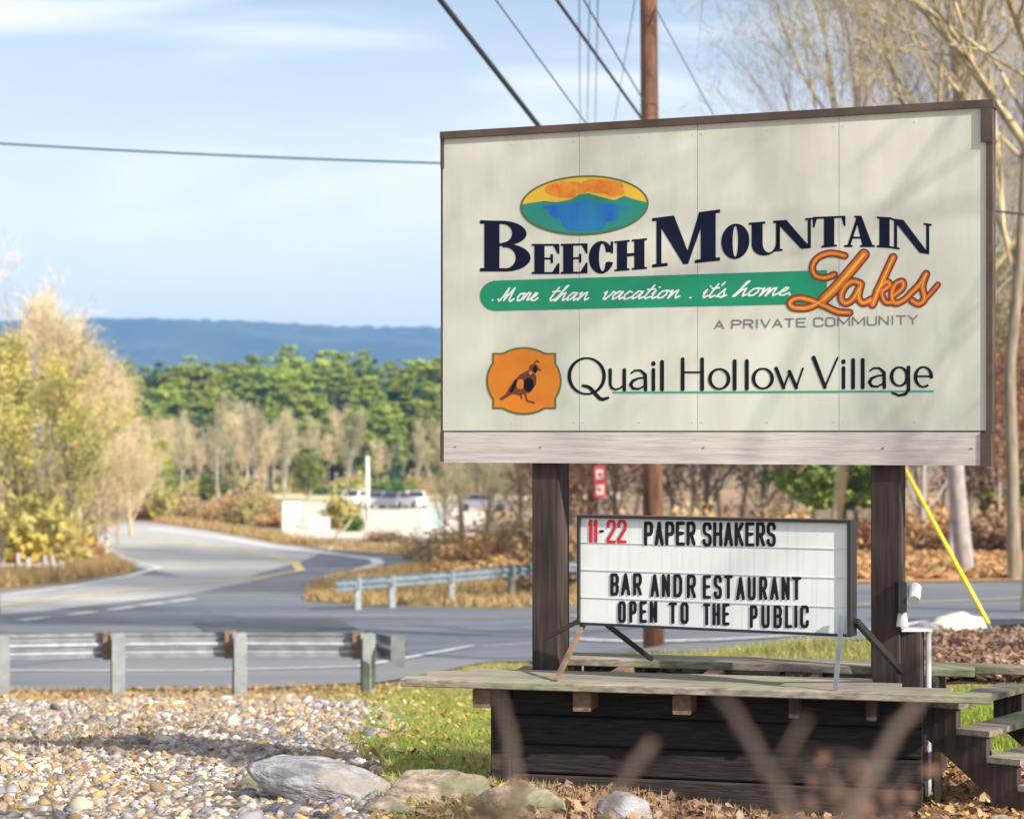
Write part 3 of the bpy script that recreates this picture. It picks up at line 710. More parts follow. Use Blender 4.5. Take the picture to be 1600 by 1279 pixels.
# ---- stroke capitals (centre lines in 0..1)
def arc(cx, cy, rx, ry, a0, a1, n=8):
    return [(cx+rx*math.cos(R(a0+(a1-a0)*k/n)), cy+ry*math.sin(R(a0+(a1-a0)*k/n))) for k in range(n+1)]
ST = {
 'A': [[(0, 0), (.5, 1), (1, 0)], [(.2, .32), (.8, .32)]],
 'B': [[(0, 0), (0, 1), (.75, 1), (1, .85), (1, .65), (.8, .52), (0, .52)], [(.8, .52), (1, .38), (1, .15), (.8, 0), (0, 0)]],
 'C': [[(1, .75), (1, .88), (.8, 1), (.2, 1), (0, .88), (0, .12), (.2, 0), (.8, 0), (1, .12), (1, .25)]],
 'D': [[(0, 0), (0, 1), (.7, 1), (1, .82), (1, .18), (.7, 0), (0, 0)]],
 'E': [[(1, 1), (0, 1), (0, 0), (1, 0)], [(0, .52), (.85, .52)]],
 'H': [[(0, 0), (0, 1)], [(1, 0), (1, 1)], [(0, .52), (1, .52)]],
 'I': [[(.5, 0), (.5, 1)]], 'L': [[(0, 1), (0, 0), (1, 0)]],
 'K': [[(0, 0), (0, 1)], [(1, 1), (0.05, .45)], [(.35, .6), (1, 0)]],
 'N': [[(0, 0), (0, 1), (1, 0), (1, 1)]], 'M': [[(0, 0), (0, 1), (.5, .2), (1, 1), (1, 0)]],
 'O': [[(.2, 0), (0, .12), (0, .88), (.2, 1), (.8, 1), (1, .88), (1, .12), (.8, 0), (.2, 0)]],
 'P': [[(0, 0), (0, 1), (.8, 1), (1, .87), (1, .6), (.8, .47), (0, .47)]],
 'R': [[(0, 0), (0, 1), (.8, 1), (1, .87), (1, .63), (.8, .5), (0, .5)], [(.5, .5), (1, 0)]],
 'S': [[(1, .78), (1, .88), (.8, 1), (.2, 1), (0, .88), (0, .66), (.2, .54), (.8, .46), (1, .34), (1, .12), (.8, 0), (.2, 0), (0, .12), (0, .22)]],
 'T': [[(0, 1), (1, 1)], [(.5, 1), (.5, 0)]], 'U': [[(0, 1), (0, .12), (.2, 0), (.8, 0), (1, .12), (1, 1)]],
 'V': [[(0, 1), (.5, 0), (1, 1)]], 'Y': [[(0, 1), (.5, .5), (1, 1)], [(.5, .5), (.5, 0)]],
 '2': [[(0, .75), (0, .88), (.2, 1), (.8, 1), (1, .88), (1, .62), (0, .12), (0, 0), (1, 0)]],
 '1': [[(.1, .8), (.5, 1), (.5, 0)]], '-': [[(0, .5), (1, .5)]],
}
def stroke_glyph(ch, q, wpx, wy=None):
    xL, xR, tL, tR, bL, bR = q
    ins = wpx/2
    L = []
    for l in ST[ch]:
        pl = []
        for (a_, b_) in l:
            x = xL+ins+(xR-xL-2*ins)*a_; f = (x-xL)/(xR-xL); t_ = tL+(tR-tL)*f+ins; bo = bL+(bR-bL)*f-ins
            pl.append((x, bo+(t_-bo)*b_))
        L.append(pl)
    return L
# A PRIVATE COMMUNITY
x = 1115.0; txt = 'A PRIVATE COMMUNITY'; wds = {'I': .45, ' ': .45, 'M': 1.25}
tot = sum(wds.get(c, 1.0) for c in txt); un = (1436-1115)/tot; Ls = []
for ch in txt:
    wd = wds.get(ch, 1.0)*un
    if ch != ' ':
        f = (x-1115)/320
        Ls += stroke_glyph(ch, (x+1.2, x+wd-1.8, 500-f*8.5, 500-f*8.5, 514-f*7.5, 514-f*7.5), 1.9)
    x += wd
S.fill('small_lettering', poly_union(Ls, 2.0), (1110, 1442, 488, 518), 0.0035, M['grey_ink'], sign, 0.6)

# Quail Hollow Village : humanist letters with swelling strokes
def bl(x): return 609.0-(x-950)*0.0098
def hv(ch, x0, x1):
    """list of (polyline, widths)"""
    b = bl((x0+x1)/2); w_ = x1-x0; X = lambda a: x0+w_*a; xh = 31.0; cap = 47.0; T = 5.6; t = 2.9
    def el(cx, cy, rx, ry, a0, a1, n=26):
        p = arc(cx, cy, rx, ry, a0, a1, n)
        return [(a, c) for a, c in p], [t+(T-t)*abs(math.cos(R(a0+(a1-a0)*k/n)))**1.5 for k in range(n+1)]
    if ch == 'Q':
        P1 = el(X(.48), b-22, w_*.44, 28, 0, 360, 40)
        return [P1, (smooth([(X(.38), b-7), (X(.55), b-4), (X(.7), b+6), (X(.85), b+14), (X(1.02), b+12)]), [t+1+(2.2)*math.sin(k/24*math.pi) for k in range(25)])]
    if ch == 'H': return [([(X(.12), b), (X(.12), b-cap)], [T+.6, T]), ([(X(.9), b), (X(.9), b-cap)], [T+.6, T]), ([(X(.12), b-cap*.56), (X(.9), b-cap*.56)], [t, t])]
    if ch == 'V': return [([(X(.1), b-cap), (X(.5), b-1)], [T+1, T]), ([(X(.5), b-1), (X(.95), b-cap)], [t, t])]
    if ch == 'u': return [([(X(.12), b-xh), (X(.12), b-9), (X(.2), b-3), (X(.4), b-.5), (X(.62), b-2), (X(.88), b-8)], [T, T-1, T-1.5, t, t, t]), ([(X(.88), b-xh), (X(.88), b)], [T, T])]
    if ch == 'a': return [([(X(.12), b-xh+5), (X(.3), b-xh+1), (X(.6), b-xh+1), (X(.84), b-xh+8), (X(.86), b)], [t, t, t+.5, T, T]),
                          ([(X(.86), b-19), (X(.5), b-18), (X(.2), b-14), (X(.08), b-8), (X(.2), b-2), (X(.5), b-1), (X(.86), b-7)], [t, t, T-1, T-.5, T-1.5, t, t])]
    if ch == 'i': return [([(X(.5), b), (X(.5), b-xh)], [T, T]), ([(X(.5), b-40), (X(.5), b-41)], [T+1, T+1])]
    if ch == 'l': return [([(X(.5), b), (X(.5), b-cap+4)], [T+.5, T+.5])]
    if ch == 'o': return [el(X(.5), b-xh/2, w_*.43, xh/2, 0, 360, 32)]
    if ch == 'w': return [([(X(.04), b-xh), (X(.3), b-1)], [T, T]), ([(X(.3), b-1), (X(.52), b-xh+5)], [t, t]), ([(X(.5), b-xh+5), (X(.74), b-1)], [T, T]), ([(X(.74), b-1), (X(.97), b-xh)], [t, t])]
    if ch == 'g': return [el(X(.42), b-xh/2-1, w_*.36, xh/2-1, 0, 360, 28), ([(X(.84), b-xh), (X(.84), b+4), (X(.7), b+11), (X(.4), b+13), (X(.1), b+9)], [T, T, T-1, t+1, t+.5])]
    if ch == 'e':
        p, ws = el(X(.48), b-xh/2, w_*.4, xh/2, 0, -300, 26)
        return [(p, ws), ([(X(.12), b-xh/2-1), (X(.86), b-xh/2-1)], [t, t])]
qh = [('Q', 887, 949), ('u', 950, 979), ('a', 983, 1013), ('i', 1016, 1026), ('l', 1029, 1040), ('H', 1062, 1101), ('o', 1107, 1141), ('l', 1143, 1153), ('l', 1162, 1172), ('o', 1175, 1209),
      ('w', 1211, 1256), ('V', 1267, 1311), ('i', 1313, 1323), ('l', 1328, 1338), ('l', 1343, 1353), ('a', 1356, 1386), ('g', 1391, 1425), ('e', 1428, 1459)]
for ch, a_, b_ in qh:
    Ls = hv(ch, a_, b_)
    S.fill('letter', lambda X, Y: U(*[sline(X, Y, l, ws) for l, ws in Ls]), (a_-4, b_+5, 552, 632), 0.0042, M['ink'], sign, 0.7)
S.fill('underline', lambda X, Y: I_(np.abs(Y-(613-(X-955)*0.004))-1.6, 957-X, X-1459), (950, 1465, 606, 620), 0.0032, M['teal'], sign, 1.0)

# screws along the panel edges
for xs__ in (700, 800, 898, 912, 1000, 1083, 1097, 1200, 1304, 1318, 1430, 1534):
    for zz in (0.05, 1.46):
        c = S.pt(xs__, 675); c.z = zz; MB().tube([c+S.n*.0005, c+S.n*.003], .0028, 8).build('screw', M['track'], sign)
for xs__ in (712, 845, 1100, 1380, 1518):
    c = S.pt(xs__, 675); c.z = -0.075; MB().tube([c+S.n*.0045, c+S.n*.007], .0045, 8).build('screw', M['joist'], sign)
# quail badge
def badge(k):
    return lambda X, Y: U(sell(X, Y, 818.5, 595, 59+k, 53+k), sbox(X, Y, 769-k, 869+k, 551-k, 639+k))
bd = S.fill('quail_badge', badge(0), (752, 885, 535, 655), 0.0032, M['olive'], sign, 1.0)
S.fill('badge_field', badge(-3.2), (752, 885, 535, 655), 0.0040, M['orange'], bd, 1.0)
def quail(X, Y):
    body = sell((X-815)*0.85+(Y-600)*0.55, -(X-815)*0.55+(Y-600)*0.85, 0, 0, 22, 12.5)
    head = sell(X, Y, 834, 575, 7.5, 6.5)
    return U(spoly(X, Y, [(786, 622), (797, 603), (812, 585), (826, 578), (838, 586), (838, 600), (828, 613), (812, 618), (800, 615)]), head,
             sline(X, Y, [(834, 570), (838, 563), (842, 566)], 2.6), sline(X, Y, [(838, 576), (844, 578)], 3), sline(X, Y, [(820, 612), (823, 626), (834, 629)], 3.2),
             sline(X, Y, [(812, 612), (815, 622)], 3), sline(X, Y, [(802, 612), (783, 623)], 5))
S.fill('quail_figure', quail, (775, 855, 555, 640), 0.0047, M['brown'], bd, 0.8)
for fn in (lambda X, Y: sell(X, Y, 826, 601, 8, 11), lambda X, Y: sell(X, Y, 836, 577, 3.2, 6), lambda X, Y: sline(X, Y, [(799, 611), (806, 595)], 5)):
    S.fill('quail_marking', fn, (775, 855, 555, 640), 0.0054, M['ink'], bd, 0.8)
S.fill('quail_patch', lambda X, Y: sell(X, Y, 813, 600, 6, 8), (775, 855, 555, 640), 0.0054, M['dorange'], bd, 0.8)
S.fill('quail_patch', lambda X, Y: sell(X, Y, 829, 582, 2.5, 3), (775, 855, 555, 640), 0.0054, M['dorange'], bd, 0.8)

# ================================================================ marquee sign
Q = Face(903, 9.88, 1330, 9.28)
mc = Q.P(Q.W/2, 0, -0.05)
zf_top = -0.398; zf_bot = -0.927
DECK = -1.175
mq = empty('marquee_sign', (mc.x, mc.y, DECK), 'white letter board sign announcing paper shakers, standing on metal legs on the planks', 'sign')
uR = Q.W
mb = MB()
fr = 0.011
def qslab(mb, u0, u1, z0, z1, off, th): return mb.prism([Q.P(u0, z0, off), Q.P(u1, z0, off), Q.P(u1, z1, off), Q.P(u0, z1, off)], -Q.n*th)
qslab(mb, 0, uR, zf_top-0.014, zf_top, 0.012, 0.10); qslab(mb, 0, uR, zf_bot, zf_bot+0.012, 0.012, 0.10)
qslab(mb, 0, 0.012, zf_bot+0.0121, zf_top-0.0141, 0.012, 0.10); qslab(mb, uR-0.016, uR, zf_bot+0.0121, zf_top-0.0141, 0.012, 0.10)
mb.build('frame', M['black'], mq)
mb = MB(); qslab(mb, 0.012, uR-0.016, zf_bot+0.0121, zf_top-0.0141, -0.005, 0.06); mb.build('letter_panel', M['ivory'], mq)
for k in range(1, 4):
    z_ = zf_top+(zf_bot-zf_top)*k/4
    mb = MB(); qslab(mb, 0.0125, uR-0.0165, z_-0.0015, z_+0.0015, -0.002, 0.002); mb.build('letter_track', M['track'], mq)
rows_ = [
 ('11', [(918.5, 927), (926.5, 935)], 811, 848, M['letter_red'], 5.2), ('-', [(936, 944)], 811, 848, M['letter_black'], 3.5), ('22', [(947.5, 962), (964, 979)], 811.5, 848.5, M['letter_red'], 4.9),
 ('PAPER', [(1006+16.6*k, 1020.5+16.6*k) for k in range(5)], 814.5, 852, M['letter_black'], 5.2),
 ('SHAKERS', [(1097.5+16.7*k, 1112+16.7*k) for k in range(7)], 815.5, 853.5, M['letter_black'], 5.2),
 ('BAR', [(953.5, 967), (970, 985), (989, 1003)], 895, 930, M['letter_black'], 4.9),
 ('AND', [(1016, 1030), (1034, 1047), (1052, 1066)], 896.5, 932.5, M['letter_black'], 4.9), ('R', [(1073, 1087.5)], 897, 934, M['letter_black'], 4.9),
 ('EST', [(1098, 1111), (1115, 1128), (1131, 1145)], 898, 935, M['letter_black'], 4.9),
 ('AURANT', [(1150, 1164), (1168, 1181), (1186, 1199), (1203, 1217), (1221, 1234), (1237, 1252)], 900.5, 937, M['letter_black'], 4.9),
 ('OPEN', [(965.5, 978), (983, 995), (999, 1011), (1015, 1027)], 938.5, 972.5, M['letter_black'], 4.9),
 ('TO', [(1044.5, 1058), (1063, 1076)], 940.5, 974, M['letter_black'], 4.9),
 ('THE', [(1098.5, 1110), (1113, 1125), (1128.5, 1140)], 942, 976.5, M['letter_black'], 4.9),
 ('PUBLIC', [(1171.5, 1184), (1189.5, 1203), (1208.5, 1222), (1226.5, 1238), (1240, 1247), (1250, 1264)], 945, 980.5, M['letter_black'], 4.9)]
for txt, xs_, y0, y1, m_, wd in rows_:
    for ch, (a_, b_) in zip(txt, xs_):
        g_ = stroke_glyph(ch, (a_, b_, y0, y0, y1, y1), wd)
        Q.fill('letter', poly_union(g_, wd), (a_-5, b_+5, y0-4, y1+4), -0.004, m_, mq, 0.6)
# legs (bent steel angle) and feet
def leg(p, q_, w_=0.022, m_=M['black'], name='leg'):
    mb = MB(); mb.beam(p, q_, w_, w_); mb.build(name, m_, mq)
l0 = Q.P(0.03, zf_bot+0.02, -0.05)
f0 = at(868, 1052, 9.62); f0.z = DECK+0.005
leg(Q.P(0.02, zf_bot, -0.02), f0, 0.02, M['joist'])
leg(Q.P(0.0, zf_bot+0.02, -0.03), Q.P(-0.2, zf_bot-0.08, -0.06), 0.02, M['trim'], 'brace')
f1 = Q.P(0.21, DECK+0.05, -0.42); leg(Q.P(0.11, zf_bot+0.01, -0.06), f1, 0.02)
f2 = Q.P(uR-0.065, DECK+0.005, 0.03); leg(Q.P(uR-0.035, zf_bot+0.10, 0.026), f2, 0.02, M['galv_dark'])
f3 = Q.P(uR+0.12, DECK+0.05, -0.42); leg(Q.P(uR+0.01, zf_bot+0.07, -0.04), f3, 0.026)

# ================================================================ plank platform around the sign
FR = Face(622, 9.72, 1547, 9.08)        # front edge of the boards
pl0 = FR.P(FR.W/2, 0, -0.4)
plat = empty('plank_platform', (pl0.x, pl0.y, tz(pl0.x, pl0.y)), 'weathered plank platform on dark timber box under the sign', 'platform')
rnd = random.Random(5)
u_l = 0.0; u_r = FR.W
offs = 0.0
for k in range(4):
    wd = 0.14; e0 = rnd.uniform(-0.02, 0.03) + (0.0, 0.07, 0.03, 0.22)[k]; e1 = rnd.uniform(-0.03, 0.02) - (0, 0.15, 0.38, 0.52)[k]
    z_ = DECK - 0.018 + rnd.uniform(-0.004, 0.004)
    a_ = FR.P(u_l+e0, z_+rnd.uniform(-.004, .004), -offs-wd/2); b_ = FR.P(u_r+e1, z_+rnd.uniform(-.004, .004), -offs-wd/2)
    MB().beam(a_, b_, wd-0.003, 0.036, bev=0.004).build('board', M['deck'], plat)
    offs += wd+0.008
# rear boards
BK = [(-1.12, 735, 1480), (-1.27, 742, 1680)]
for k, (o_, xa, xb) in enumerate(BK):
    ua = FR.st(xa, 675)[0]*1.07+0.02; ub = FR.st(xb, 675)[0]*1.04
    a_ = FR.P(ua, DECK-0.02, o_-0.07); b_ = FR.P(ub, DECK-0.025, o_-0.07)
    MB().beam(a_, b_, 0.138, 0.04, bev=0.004).build('board', M['deck'], plat)
# box wall: left edge px 765, right px 1440, recessed
BX = Face(766, 9.86, 1440, 9.34)
bz0 = -2.05; bz1 = -1.212; nb = 6; hh = (bz1-bz0)/nb
for k in range(nb):
    z0 = bz0+hh*k; z1 = z0+hh-0.007
    a_ = BX.P(0.11, (z0+z1)/2, -0.05-rnd.uniform(0, 0.006)); b_ = BX.P(BX.W-0.001, (z0+z1)/2, -0.05-rnd.uniform(0, 0.006))
    MB().beam(a_, b_, 0.09, z1-z0, bev=0.009).build('timber', M['timber'], plat)
    # left return wall
    a_ = BX.P(0.05, (z0+z1)/2, -0.115); b_ = BX.P(0.10, (z0+z1)/2, -1.35)
    MB().beam(a_, b_, 0.09, z1-z0, bev=0.009).build('timber', M['timber'], plat)
    a_ = BX.P(BX.W-0.05, (z0+z1)/2, -0.11); b_ = BX.P(BX.W+0.0, (z0+z1)/2, -1.35)
    MB().beam(a_, b_, 0.09, z1-z0, bev=0.009).build('timber', M['timber'], plat)
    a_ = BX.P(0.15, (z0+z1)/2, -1.42); b_ = BX.P(BX.W-0.05, (z0+z1)/2, -1.42)
    MB().beam(a_, b_, 0.09, z1-z0, bev=0.009).build('timber', M['timber'], plat)
MB().beam(BX.P(0.05, bz0, -0.055), BX.P(0.05, bz1, -0.055), 0.10, 0.10, up=BX.n, bev=0.006).build('corner_post', M['timber'], plat)
# joists under the boards, their ends showing below the front edge
for px_, c_ in ((747, 1), (905, 1), (1062, 1), (1238, 0), (1360, 0)):
    u = FR.st(px_, 675)[0]
    a_ = FR.P(u, DECK-0.084, -0.06); b_ = FR.P(u+0.02, DECK-0.084, -1.42)
    MB().beam(a_, b_, 0.085 if c_ else 0.045, 0.09, bev=0.004).build('joist', M['joist'] if c_ else M['post'], plat)
# fill inside the box
V = []; F = []
P4 = [BX.P(0.1, -1.30, -0.1), BX.P(BX.W-0.1, -1.30, -0.1), BX.P(BX.W-0.1, -1.30, -1.38), BX.P(0.15, -1.30, -1.38)]
V = [tuple(p) for p in P4]; o = wchild('soil_fill', mesh('soil_fill', V, [(0, 1, 2, 3)], M['leafbed']), None, plat)

# steps going down at the right
SP = Face(1440, 9.5, 1600, 9.2)
st0 = SP.P(0.2, 0, -0.3)
steps = empty('wooden_steps', (st0.x, st0.y, tz(st0.x, st0.y)), 'brown wooden steps going down to the right of the planks', 'steps')
s0 = SP.st(1448, 675)[0]; run = 0.148; rise = 0.115
for off_ in (0.0, -0.75):
    pts = [(s0, -1.27)]
    z_ = -1.27
    for k in range(5):
        pts.append((s0+run*(k+1)-0.003, z_)); z_ -= rise; pts.append((s0+run*(k+1)-0.003, z_))
    pts.append((s0+run*5, z_-0.06)); pts.append((s0+run*4.2, z_-0.04)); pts.append((s0, -1.27-0.15))
    MB().prism([SP.P(a_, b_, off_) for a_, b_ in pts], -SP.n*0.05).build('stringer', M['post'], steps)
for k in range(5):
    u0 = s0+run*k+0.008; zt = -1.27-rise*k
    MB().prism([SP.P(u0, zt+0.003, 0.02), SP.P(u0+run+0.012, zt+0.003, 0.02), SP.P(u0+run+0.012, zt+0.03, 0.02), SP.P(u0, zt+0.03, 0.02)], -SP.n*0.85).build('tread', M['deck'], steps)
    z0 = zt+0.001
for px_ in (1455, 1545):
    a_ = SP.P(SP.st(px_, 675)[0], -1.45, -0.02 - 0.04); MB().beam((a_.x, a_.y, tz(a_.x, a_.y)-.1), a_, 0.03, 0.03, up=(1, 0, 0)).build('support_stake', M['deck'], steps)

# short post with white conduit and a lamp at its top
c_ = S.P(S.st(1419, 675)[0], 0, -0.10)
sp = empty('short_post', (c_.x, c_.y, tz(c_.x, c_.y)), 'short brown wooden post with white cap beside the right sign post', 'post')
za = -(985-675)*c_.y/FPX
MB().beam((c_.x, c_.y, tz(c_.x, c_.y)-.1), (c_.x, c_.y, za), 0.10, 0.09, up=S.n, bev=0.004).build('stake', M['post'], sp)
MB().prism([c_+Vector((-0.06, -0.055, za+0.001)), c_+Vector((0.085, -0.055, za+0.001)), c_+Vector((0.085, 0.05, za+0.001)), c_+Vector((-0.06, 0.05, za+0.001))], (0, 0, 0.014)).build('cap', M['cap'], sp)
MB().tube([(c_.x+0.075, c_.y-0.01, tz(c_.x, c_.y)-.05), (c_.x+0.075, c_.y-0.01, za-0.001)], 0.014, 10).build('conduit', M['cap'], sp)
fl = empty('floodlight', (c_.x, c_.y, za+0.015), 'small floodlight with dark housing and white rim above the short post', 'lamp')
def pb(x0, x1, y0, y1, D, th, name, m_, par):
    a_ = at(x0, y1, D); b_ = at(x1, y0, D)
    MB().box(((a_.x+b_.x)/2, D+th/2, (a_.z+b_.z)/2), (b_.x-a_.x, th, b_.z-a_.z)).build(name, m_, par)
pb(1404, 1417, 910, 956, 9.62, 0.10, 'housing', M['black'], fl)
MB().tube([at(1429, 918, 9.68), at(1428, 938, 9.60)], [0.034, 0.028], 14).build('reflector', M['cap'], fl)
MB().tube([at(1410, 978, 9.66), at(1410, 957, 9.66)], [0.03, 0.02], 12).build('swivel', M['cap'], fl)

# ================================================================ utility poles and wires
pb_ = on(1022, 32.0)
up = empty('utility_pole', pb_, 'brown utility pole rising behind the big sign', 'pole')
topz = 14.0
xt = 1022-9*(675+topz*100)/1008.0*1.0
pole_pts = [(pb_.x, pb_.y, pb_.z-0.5), ((1018-800)/100., 32.0, 1.5), ((1013.5-800)/100., 32.0, 6.75), ((1007-800)/100., 32, 13.5)]
MB().tube(pole_pts, [0.17, 0.15, 0.135, 0.12], 18).build('shaft', M['pole'], up, True)
MB().beam((2.07-1.1, 31.8, 12.6), (2.07+1.1, 31.8, 12.75), 0.1, 0.12).build('crossarm', M['pole'], up)
for dx in (-0.95, -0.35, 0.45, 0.95):
    MB().tube([(2.07+dx, 31.8, 12.75), (2.07+dx, 31.8, 12.95)], [0.05, 0.04], 10).build('insulator', M['carsilver'], up)
fp = on(925, 80.0)
fpo = empty('utility_pole', fp, 'slim far utility pole seen under the big sign beside the small red sign', 'pole')
MB().tube([(fp.x, 80, fp.z-.4), (fp.x-0.1, 80, 11.5)], [0.17, 0.12], 12).build('shaft', M['greypole'], fpo, True)
MB().beam((fp.x-1.2, 79.8, 10.9), (fp.x+1.0, 79.8, 10.9), 0.12, 0.12).build('crossarm', M['greypole'], fpo)

def cable(a_, b_, rad, sag, m_, label, n=24, name='overhead_cable'):
    a_ = Vector(a_); b_ = Vector(b_); P = []
    for k in range(n+1):
        t = k/n; p = a_.lerp(b_, t); p.z -= sag*4*t*(1-t); P.append(p)
    o = MB().tube(P, rad, 6).build(name, m_, None, True); tag(o, label, 'cable', 'overhead wires'); return o
def extend(a_px, a_D, b_px, b_D, k):
    """line through two photo points at their distances, carried on beyond the first by k"""
    A = at(*a_px, a_D); B = at(*b_px, b_D); return A+(A-B)*k, B
PD = 31.85
for (pa, Da, pb2, k, rad, m_, lab) in (
    ((688, 0), 20.0, (1016, 420), 0.35, 0.030, M['cable'], 'thickest black cable slanting down to the sign top, leftmost above it'),
    ((775, 0), 21.5, (1016, 330), 0.35, 0.010, M['cable_thin'], 'thin grey wire slanting between the two black cables'),
    ((870, 0), 23.0, (1014, 201), 0.35, 0.021, M['cable'], 'black cable slanting down to the sign top just left of the pole'),
    ((912, 0), 24.0, (1012, 168), 0.35, 0.011, M['cable_teal'], 'thin greenish wire meeting the brown pole just above the sign')):
    A, B = extend(pa, Da, pb2, PD, k); cable(A, B, rad, 0.0, m_, lab)
cable(at(-400, 196, 34), at(1016, 262, PD), 0.017, 0.12, M['cable_teal'], 'green wire running level across the sky to the sign')
cable(at(1018, 268, PD), at(2100, 392, 30), 0.018, 0.0, M['cable'], 'dark wire passing behind the trees right of the sign')
for (x0, x1, rad) in ((905, 907, 0.012), (921, 917, 0.012), (934, 929, 0.012), (992, 972, 0.010)):
    A = at(x0, 0, 36); B = at(x1 if x1 != 972 else 950, 250, 79.7)
    C0 = A+(A-B)*0.4
    cable(C0, B, rad, 0.0, M['cable_thin'], {905: 'faint wire, leftmost of the near-vertical three left of the pole', 921: 'faint wire, middle of the near-vertical three left of the pole', 934: 'faint wire, rightmost of the near-vertical three left of the pole', 992: 'faint near-vertical wire closest to the brown pole'}[x0])
# guy wire with yellow guard
anch = gnd(1560, 1003)
g0 = at(1024, 12, 31.9)
gw = empty('guy_wire', anch, 'slanting guy wire with bright yellow plastic guard right of the sign', 'cable')
MB().tube([anch, g0], 0.011, 6).build('wire', M['cable_thin'], gw, True)
ga = anch.lerp(g0, 0.02); gb = anch.lerp(g0, 0.205)
# near end is thicker in view because it is closer
MB().tube([ga, anch.lerp(g0, 0.10), gb], [0.024, 0.024, 0.023], 10).build('guard_sleeve', M['guard_yellow'], gw, True)
MB().tube([anch+Vector((0, 0, -.2)), anch.lerp(g0, 0.022)], 0.02, 8).build('anchor_rod', M['galv'], gw, True)

# ================================================================ guardrails
prof = [(0.0, 0.155), (0.02, 0.150), (0.075, 0.105), (0.08, 0.075), (0.02, 0.03), (0.0, 0.0), (0.02, -0.03), (0.08, -0.075), (0.075, -0.105), (0.02, -0.150), (0.0, -0.155)]
def wbeam(mb, P, th=0.004):
    """P rail centre points; the corrugations bulge away along the horizontal normal"""
    k = len(prof); V = []; F = []
    for i_, p in enumerate(P):
        d = (P[min(i_+1, len(P)-1)]-P[max(i_-1, 0)]); d.z = 0; d.normalize(); nrm = Vector((-d.y, d.x, 0))
        for (o_, h) in prof: V.append(p+nrm*o_+Vector((0, 0, h)))
        for (o_, h) in prof: V.append(p+nrm*(o_+th)+Vector((0, 0, h)))
    n2 = 2*k
    for i_ in range(len(P)-1):
        for j_ in range(k-1):
            F.append((i_*n2+j_, (i_+1)*n2+j_, (i_+1)*n2+j_+1, i_*n2+j_+1))
            F.append((i_*n2+k+j_, i_*n2+k+j_+1, (i_+1)*n2+k+j_+1, (i_+1)*n2+k+j_))
        F.append((i_*n2, i_*n2+k, (i_+1)*n2+k, (i_+1)*n2)); F.append((i_*n2+k-1, (i_+1)*n2+k-1, (i_+1)*n2+2*k-1, i_*n2+2*k-1))
    mb.add(V, F)
def channel(mb, x, y, z0, z1, w_, d_, ang):
    rt = Matrix.Rotation(ang, 3, 'Z'); t = 0.012
    pts = [(-w_/2, -d_/2), (w_/2, -d_/2), (w_/2, -d_/2+t), (t/2, -d_/2+t), (t/2, d_/2-t), (w_/2, d_/2-t), (w_/2, d_/2), (-w_/2, d_/2), (-w_/2, d_/2-t), (-t/2, d_/2-t), (-t/2, -d_/2+t), (-w_/2, -d_/2+t)]
    P = [rt @ Vector((a_, b_, 0))+Vector((x, y, z0)) for a_, b_ in pts]
    mb.prism(list(reversed(P)), (0, 0, z1-z0))
def railpt(px, ytop, D):   # centre of rail from top edge
    p = at(px, ytop, D); p.z -= 0.155; return p
near_rail = [railpt(x, y, d) for x, y, d in ((-560, 1003, 23.6), (-380, 1000, 23.9), (-190, 997, 24.3), (5, 993, 24.8), (185, 990, 25.2), (375, 989, 25.5), (575, 990, 25.7))]
g1 = empty('guardrail', near_rail[4]*1, 'nearer steel guardrail seen from behind at the top of the gravel bank', 'guardrail', 'steel guardrails'); g1.location.z = tz(near_rail[4].x, near_rail[4].y)
mb = MB(); wbeam(mb, [p+Vector((0, 0.16, 0)) for p in near_rail]); mb.build('rail', M['galv'], g1)
for p in near_rail:
    mb = MB(); channel(mb, p.x, p.y-0.03, tz(p.x, p.y)-0.1, p.z+0.165, 0.16, 0.12, 0.35); mb.build('post', M['galv'], g1)
    MB().box((p.x-0.13, p.y+0.09, p.z+0.005), (0.14, 0.12, 0.34), Matrix.Rotation(0.1, 3, 'Z')).build('spacer_block', M['joist'], g1)
e = near_rail[-1]
ep = railpt(618, 994, 25.4)
mb = MB(); wbeam(mb, [e+Vector((0.02, 0.16, 0)), e.lerp(ep, 0.5)+Vector((0, 0.10, 0)), ep+Vector((-0.03, -0.02, 0)), ep+Vector((0.08, -0.12, -0.04))]); mb.build('end_wing', M['galv'], g1)
MB().box((ep.x+0.04, ep.y-0.17, ep.z-0.01), (0.17, 0.02, 0.38), Matrix.Rotation(-0.15, 3, 'Z')).build('end_plate', M['galv'], g1)

far_rail = [railpt(x, y, d) for x, y, d in ((528, 905, 52), (558, 902, 52.7), (612, 898, 53.8), (705, 891, 55.6), (800, 883, 57.5), (905, 875, 59.5), (1000, 868, 61.5), (1100, 862, 63.5))]
g2 = empty('guardrail', (far_rail[3].x, far_rail[3].y, tz(far_rail[3].x, far_rail[3].y)), 'farther guardrail across the road running behind the left sign post', 'guardrail', 'steel guardrails')
mb = MB(); wbeam(mb, far_rail); mb.build('rail', M['galv_dark'], g2)
for k, p in enumerate(far_rail[1:]):
    mb = MB(); channel(mb, p.x, p.y+0.12, tz(p.x, p.y)-0.1, p.z+0.14, 0.16, 0.12, 0.4); mb.build('post', M['galv'], g2)
    MB().box((p.x, p.y+0.03, p.z), (0.12, 0.10, 0.30)).build('spacer_block', M['galv_dark'], g2)

